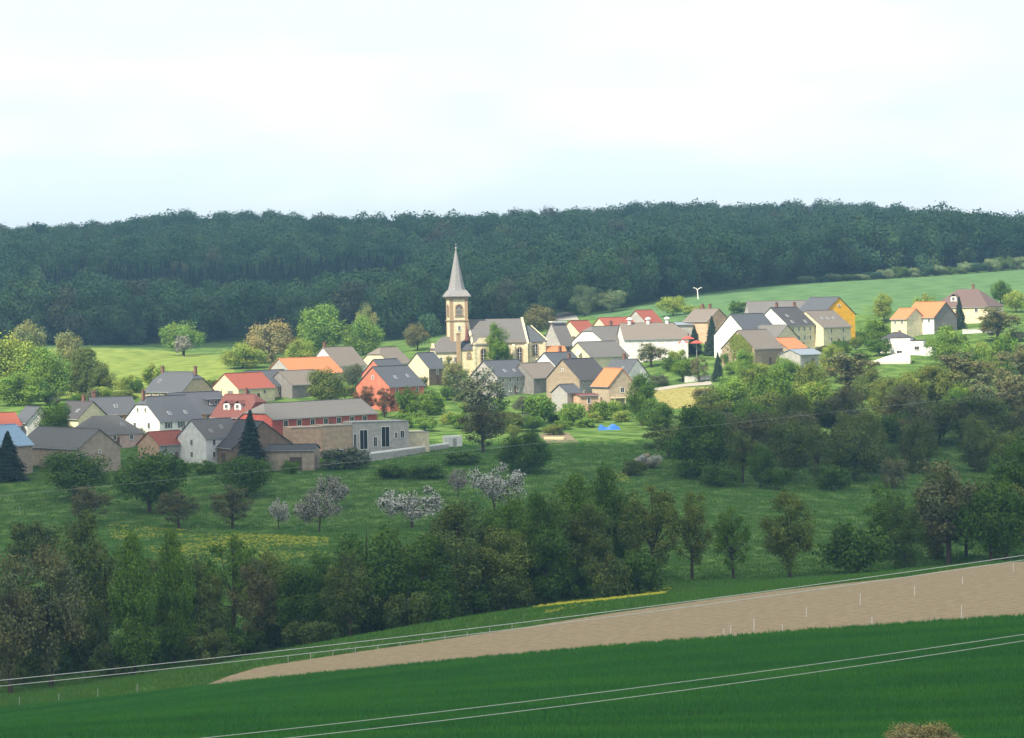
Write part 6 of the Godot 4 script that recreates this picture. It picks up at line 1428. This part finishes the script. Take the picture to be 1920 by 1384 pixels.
func ground_cover() -> void:
	# young wheat
	rng.seed = 77
	var pg := v2(LAND[0][2])
	var xf := []
	var wc := []
	var wn := FastNoiseLite.new()
	wn.seed = 6; wn.frequency = 0.03; wn.fractal_octaves = 4
	var ax := Vector2(1, 0.12).normalized()
	var ay := Vector2(-ax.y, ax.x)
	for k in 190000:
		var d := 200.0 + 210.0 * rng.randf()
		var p := Vector2(rng.randf_range(-0.2, 0.2) * d, -d)
		if not Geometry2D.is_point_in_polygon(p, pg): continue
		var s := rng.randf_range(0.7, 1.25)
		xf.append(Transform3D(Basis(Vector3.UP, rng.randf() * TAU).scaled(Vector3(s, s * rng.randf_range(0.8, 1.2), s)), Vector3(p.x, hh(p.x, p.y) + 0.05, p.y)))
		var wv := wn.get_noise_2d(p.dot(ax) * 0.25, p.dot(ay) * 3.0) + 0.6 * wn.get_noise_2d(p.x * 2.0 + 300.0, p.y * 2.0)
		wc.append(Color(0.85 + 0.4 * maxf(wv, -0.3) + rng.randf_range(-0.12, 0.12), 0.87 + 0.2 * wv + rng.randf_range(-0.1, 0.1), 0.87 + 0.05 * wv))
	scatter("wheat", tuft(1, 9, 0.42, 0.32, 0.035), M.tuft, xf, wc, "young green wheat covering the near field", "wheat")
	# rough grass on the margin and the meadows
	var xg := []
	var soil := v2(LAND[1][2])
	for k in 130000:
		var d := 330.0 + 430.0 * pow(rng.randf(), 1.2)
		var p := Vector2(rng.randf_range(-0.2, 0.2) * d, -d)
		if Geometry2D.is_point_in_polygon(p, pg) or Geometry2D.is_point_in_polygon(p, soil): continue
		var s := rng.randf_range(0.6, 1.5)
		xg.append(Transform3D(Basis(Vector3.UP, rng.randf() * TAU).scaled(Vector3(s, s, s)), Vector3(p.x, hh(p.x, p.y), p.y)))
	scatter("meadow_grass", tuft(2, 7, 0.38, 0.4, 0.05), M.grass_tuft, xg, [], "rough spring grass of the margin, orchard and meadows", "grass")
	# dandelions
	var nz := FastNoiseLite.new()
	nz.seed = 9; nz.frequency = 0.05
	var fl := MB.new()
	for k in 4:
		var a := TAU * k / 4
		var p := Vector3(cos(a) * 0.16 * (1 + k % 2), 0.24 + 0.05 * (k % 3), sin(a) * 0.16)
		fl.lathe([Vector2(0.045, 0.0), Vector2(0.038, 0.03), Vector2(0.01, 0.04)], 6, p)
	var xd := []
	for zone in FLOWERS:
		var zp := v2(zone)
		var c0 := zp[0]
		var c1 := zp[0]
		for q in zp:
			c0 = c0.min(q); c1 = c1.max(q)
		var area := (c1.x - c0.x) * (c1.y - c0.y)
		for k in int(area * 3.4):
			var p := Vector2(rng.randf_range(c0.x, c1.x), rng.randf_range(c0.y, c1.y))
			if not Geometry2D.is_point_in_polygon(p, zp) or nz.get_noise_2d(p.x * 0.35, p.y) * 0.9 + rng.randf_range(-0.5, 0.5) < 0.22: continue
			var s := rng.randf_range(0.7, 1.3)
			xd.append(Transform3D(Basis(Vector3.UP, rng.randf() * TAU).scaled(Vector3(s, s, s)), Vector3(p.x, hh(p.x, p.y) + 0.1, p.y)))
	scatter("dandelions", fl.mesh(), M.flower, xd, [], "yellow dandelions in drifts across the meadows", "flowers")

func extras() -> void:
	# modern school with flat roofs
	var q: Vector3 = EX.school
	var b := Vector3(q.x, hh(q.x, q.z), q.z)
	var o := thing("modern_school", "flat-roofed modern school in peach, tan and grey below the long red-walled school", "building", b, deg_to_rad(16))
	var t: float = q.y - b.y
	for s in [[-15.2, -7.8, 0.0, "peach", 0.0], [-7.79, -0.7, 0.12, "warmgrey", 0.25], [-0.69, 13.0, 0.5, "concrete", 0.9], [13.01, 18.6, -2.0, "cream", -1.9]]:
		var mb := MB.new()
		mb.box(Vector3((s[0] + s[1]) / 2, (t + s[4] - 3) / 2, s[2] - 5), Vector3(s[1] - s[0], t + s[4] + 3, 10))
		var wl := part("wall", mb.mesh(), M["wall_" + s[3]], o)
		var cp := MB.new()
		cp.box(Vector3((s[0] + s[1]) / 2, t + s[4] + 0.06, s[2] + 0.06), Vector3(s[1] - s[0] - 0.02, 0.14, 0.3))
		part("parapet", cp.mesh(), M.zinc, wl)
	for w in [[2.0, 0.4, 1.9, 4.6], [7.3, 0.9, 2.0, 4.8], [4.8, -0.2, 0.9, 2.4], [11.4, 1.4, 1.0, 1.8], [9.9, 1.2, 0.7, 1.4], [-0.1, 0.0, 0.8, 3.6]]:
		window_at(o, Vector3(w[0], t * 0.5 + w[1], 0.52), 0, w[2], w[3])
	window_at(o, Vector3(-4.6, 0.9, 0.14), 0, 3.6, 1.9)
	# ramp wall
	var ra: Vector3 = EX.ramp[0]
	var rb: Vector3 = EX.ramp[1]
	var rw := thing("ramp_wall", "long low concrete ramp wall in front of the modern school", "wall", Vector3(ra.x, hh(ra.x, ra.z), ra.z))
	var m := MB.new()
	var n := Vector3(rb.z - ra.z, 0, ra.x - rb.x).normalized() * 0.25
	var lw := func(p: Vector3) -> Vector3: return Vector3(p.x, hh(p.x, p.z) - 1.0, p.z)
	var oo := rw.position
	for sg in [1.0, -1.0]:
		var a0: Vector3 = ra + n * sg
		var b0: Vector3 = rb + n * sg
		m.quad(a0 - oo, b0 - oo, lw.call(b0) - oo, lw.call(a0) - oo)
	m.quad(ra + n - oo, ra - n - oo, rb - n - oo, rb + n - oo)
	part("wall_face", m.mesh(), M.wall_concrete, rw)
	var rc := MB.new()
	rc.tube([ra - oo + Vector3(0, 0.1, 0), rb - oo + Vector3(0, 0.1, 0)], [0.3, 0.3], 6)
	part("coping", rc.mesh(), M.membrane, rw)
	for k in 5:
		var pm := MB.new()
		var pp := ra.lerp(rb, (k + 0.5) / 5.0) - oo
		pm.box(pp + n * 1.5 + Vector3(0, -0.8, 0), Vector3(0.3, 2.0, 0.3))
		part("pier", pm.mesh(), M.wall_concrete, rw)
	# container
	q = EX.container
	b = Vector3(q.x, hh(q.x, q.z), q.z)
	var ct := thing("site_container", "small white site container at the right end of ramp wall", "container", b, deg_to_rad(20))
	m = MB.new()
	m.box(Vector3(0, 1.35, 0), Vector3(4.2, 2.7, 2.4))
	part("body", m.mesh(), M.wall_white, ct)
	for k in 9:
		var rib := MB.new()
		rib.box(Vector3(-1.9 + k * 0.47, 1.35, 1.22), Vector3(0.12, 2.5, 0.06))
		part("rib", rib.mesh(), M.wall_white, ct)
	m = MB.new()
	m.box(Vector3(0.2, 1.15, 1.26), Vector3(0.9, 2.0, 0.05))
	part("door", m.mesh(), M.wall_greywall, ct)
	# terraced white house
	q = EX.terrace
	b = Vector3(q.x, hh(q.x, q.z), q.z)
	var th := thing("terraced_house", "white flat-roofed house stepping down in three blocks at right", "house", b, deg_to_rad(-14))
	t = q.y - b.y
	for s in [[-3.2, 2.6, 0.0, 0.0], [2.62, 6.6, -0.9, 0.4], [6.62, 9.4, -2.6, 0.9]]:
		m = MB.new()
		m.box(Vector3((s[0] + s[1]) / 2, (t + s[2] - 2) / 2, s[3] - 3.5), Vector3(s[1] - s[0], t + s[2] + 2, 7))
		var wl2 := part("wall", m.mesh(), M.wall_white, th)
		m = MB.new()
		m.box(Vector3((s[0] + s[1]) / 2, t + s[2] + 0.1, s[3] - 3.5), Vector3(s[1] - s[0] - 0.02, 0.2, 7.2))
		part("roof_slab", m.mesh(), M.roof_darkslate, wl2)
	window_at(th, Vector3(4.6, t - 3.0, 0.42), 0, 1.4, 1.1)
	window_at(th, Vector3(-0.6, t - 4.2, 0.02), 0, 1.6, 1.1)
	# curved terrace wall
	q = EX.awning
	b = Vector3(q.x, hh(q.x, q.z), q.z)
	var aw := thing("terrace_wall", "low white terrace wall with curved top left of the terraced house", "wall", b, deg_to_rad(-8))
	m = MB.new()
	for k in 12:
		var f0 := k / 12.0
		var f1 := (k + 1) / 12.0
		var y0: float = 0.1 + (q.y - b.y) * sin(f0 * PI * 0.5)
		var y1: float = 0.1 + (q.y - b.y) * sin(f1 * PI * 0.5)
		m.slab([Vector3(-6.0 + 12.0 * f0, y0, 2.2), Vector3(-6.0 + 12.0 * f1, y1, 2.2), Vector3(-6.0 + 12.0 * f1, y1, -1.5), Vector3(-6.0 + 12.0 * f0, y0, -1.5)], 4.0)
	part("wall_face", m.mesh(), M.membrane, aw)
	for k in 9:
		m = MB.new()
		m.box(Vector3(-6.2 + 1.55 * k, 0.35, 2.75), Vector3(0.07, 1.1, 0.07))
		part("railing_post", m.mesh(), M.post, aw)
	for k in 2:
		m = MB.new()
		m.box(Vector3(0, 0.45 + k * 0.4, 2.82), Vector3(12.6, 0.06, 0.06))
		part("rail", m.mesh(), M.post, aw)
	# garden walls
	for g in EX.walls:
		var p0: Vector3 = g[0]
		var p1: Vector3 = g[1]
		m = MB.new()
		var mid := (p0 + p1) / 2
		var gy := hh(mid.x, mid.z)
		m.box(Vector3(0, (p0.y - gy) / 2 - 0.3, 0), Vector3(p0.distance_to(p1), p0.y - gy + 0.6, 0.3))
		m.box(Vector3(0, p0.y - gy + 0.05, 0), Vector3(p0.distance_to(p1) + 0.1, 0.1, 0.42))
		lone("garden_wall", m.mesh(), M.wall_white, g[2], "wall", Vector3(mid.x, gy, mid.z), atan2(-(p1.z - p0.z), p1.x - p0.x), "white garden walls")
	# forked pole on the field
	q = EX.pole
	b = Vector3(q.x, hh(q.x, q.z), q.z)
	var po := thing("forked_pole", "pale pole with two curved arms on the green field behind the village", "pole", b)
	var ph: float = q.y - b.y
	m = MB.new()
	m.tube([Vector3(0.2, -0.5, 0), Vector3(0, ph * 0.55, 0), Vector3(-0.1, ph * 0.8, 0)], [0.22, 0.2, 0.16], 7)
	part("shaft", m.mesh(), M.membrane, po)
	for s in [-1.0, 1.0]:
		m = MB.new()
		m.tube([Vector3(-0.1, ph * 0.78, 0), Vector3(s * 0.5, ph * 0.9, 0), Vector3(s * 1.4, ph, 0), Vector3(s * 1.7, ph * 0.93, 0)], [0.16, 0.14, 0.12, 0.1], 6)
		part("arm", m.mesh(), M.membrane, po)
	# parasols
	for k in 3:
		q = EX.parasols[k]
		b = Vector3(q.x, hh(q.x, q.z), q.z)
		var pa := thing("parasol", ["red parasol in front of the long white barn, highest of three", "red and white parasol before the long white barn, leftmost of three", "dull red parasol before the long white barn, rightmost of three"][k], "parasol", b, 0.4 * k, "parasols before the long white barn")
		var hp: float = q.y - b.y
		m = MB.new()
		m.tube([Vector3(0, -0.2, 0), Vector3(0, hp, 0)], [0.05, 0.04], 6)
		part("pole", m.mesh(), M.wall_white, pa)
		for j in 8:
			m = MB.new()
			var a0 := TAU * j / 8.0
			var a1 := TAU * (j + 1) / 8.0
			var r := 2.1
			m.quad(Vector3(cos(a0) * r, hp - 0.9, -sin(a0) * r), Vector3(cos(a1) * r, hp - 0.9, -sin(a1) * r), Vector3(cos(a1) * r * 0.5, hp - 0.35, -sin(a1) * r * 0.5), Vector3(cos(a0) * r * 0.5, hp - 0.35, -sin(a0) * r * 0.5))
			m.tri(Vector3(cos(a0) * r * 0.5, hp - 0.35, -sin(a0) * r * 0.5), Vector3(cos(a1) * r * 0.5, hp - 0.35, -sin(a1) * r * 0.5), Vector3(0, hp, 0))
			part("canopy_panel", m.mesh(), M.red if (k != 1 or j % 2 == 0) else M.membrane, pa)
	# car
	q = EX.car
	b = Vector3(q.x, hh(q.x, q.z), q.z)
	var car := thing("parked_car", "dark car parked at the foot of the yellow-gabled house", "car", b, 0.5)
	m = MB.new()
	m.slab([Vector3(-2.1, 0.85, 0.85), Vector3(2.1, 0.85, 0.85), Vector3(2.1, 0.85, -0.85), Vector3(-2.1, 0.85, -0.85)], 0.55)
	m.slab([Vector3(-1.0, 1.42, 0.65), Vector3(0.9, 1.42, 0.65), Vector3(0.9, 1.42, -0.65), Vector3(-1.0, 1.42, -0.65)], 0.06)
	part("body", m.mesh(), M.carpaint, car)
	m = MB.new()
	m.quad(Vector3(-1.6, 0.86, 0.8), Vector3(1.4, 0.86, 0.8), Vector3(0.9, 1.4, 0.64), Vector3(-1.0, 1.4, 0.64))
	m.quad(Vector3(1.4, 0.86, -0.8), Vector3(-1.6, 0.86, -0.8), Vector3(-1.0, 1.4, -0.64), Vector3(0.9, 1.4, -0.64))
	m.quad(Vector3(1.4, 0.86, 0.8), Vector3(1.4, 0.86, -0.8), Vector3(0.9, 1.4, -0.64), Vector3(0.9, 1.4, 0.64))
	m.quad(Vector3(-1.6, 0.86, -0.8), Vector3(-1.6, 0.86, 0.8), Vector3(-1.0, 1.4, 0.64), Vector3(-1.0, 1.4, -0.64))
	part("windows", m.mesh(), M.glass, car)
	for sx in [-1.3, 1.3]:
		for sz in [-0.78, 0.78]:
			m = MB.new()
			m.lathe([Vector2(0.02, -0.1), Vector2(0.31, -0.1), Vector2(0.31, 0.1), Vector2(0.02, 0.1)], 12)
			part("wheel", m.mesh(), M.tyre, car, Vector3(sx, 0.31, sz), Basis(Vector3.RIGHT, PI / 2))
	# blue tarpaulin over a stack
	q = EX.tarp
	b = Vector3(q.x, hh(q.x, q.z), q.z)
	m = MB.new()
	var nz := FastNoiseLite.new()
	nz.seed = 2; nz.frequency = 0.9
	var tp := func(i: int, j: int) -> Vector3:
		var x := -3.0 + i * 0.3
		var z := -1.3 + j * 0.29
		var e := minf(minf(i, 20 - i) * 0.5, minf(j, 9 - j) * 0.8)
		return Vector3(x, -0.15 + (1.1 + 0.45 * sin(i * 0.55 + 0.6)) * clampf(e, 0, 1) + 0.1 * nz.get_noise_2d(x, z), z)
	for i in 20:
		for j in 9:
			m.quad(tp.call(i, j + 1), tp.call(i + 1, j + 1), tp.call(i + 1, j), tp.call(i, j))
	lone("tarpaulin", m.mesh(), M.tarp, "bright blue tarpaulin over a stack at the edge of garden lawn", "tarpaulin", b, 0.1)
	# planks on the lawn
	q = EX.planks
	b = Vector3(q.x, hh(q.x, q.z), q.z)
	var pk := thing("plank_pile", "pale plank pile on the lawn below the gardens", "planks", b, -0.45)
	for k in 7:
		m = MB.new()
		m.box(Vector3(0.15 * (k % 3), 0.12 + 0.2 * (k / 3), -0.7 + 0.55 * (k % 3)), Vector3(5.6 - 0.3 * (k % 2), 0.17, 0.5))
		part("plank", m.mesh(), M.plank, pk)
	# stakes and posts
	for s in EX.stakes:
		m = MB.new()
		m.tube([Vector3(0, -0.2, 0), Vector3(0.02, s[2], 0)], [0.045, 0.035], 6)
		lone("stake", m.mesh(), M.stake, s[3], "stake", Vector3(s[0], hh(s[0], s[1]), s[1]), 0, "thin white stakes in the brown field")
	for s in EX.posts:
		m = MB.new()
		m.tube([Vector3(0, -0.3, 0), Vector3(0.03, s[2], 0)], [0.05, 0.04], 7)
		lone("fence_post", m.mesh(), M.post, s[3], "fence post", Vector3(s[0], hh(s[0], s[1]), s[1]), 0, "fence posts on the grass margin")
	# wires across the view
	for w in EX.wires:
		m = MB.new()
		var p0: Vector3 = w[0]
		var p1: Vector3 = w[1]
		var pts := []
		var rd := []
		for k in 41:
			var f := k / 40.0
			pts.append(p0.lerp(p1, f) - p0 - Vector3(0, w[2] * 4.0 * f * (1.0 - f), 0))
			rd.append(w[3])
		m.tube(pts, rd, 6)
		lone("power_cable", m.mesh(), M.cable, w[4], "cable", p0, 0, "overhead power cables")
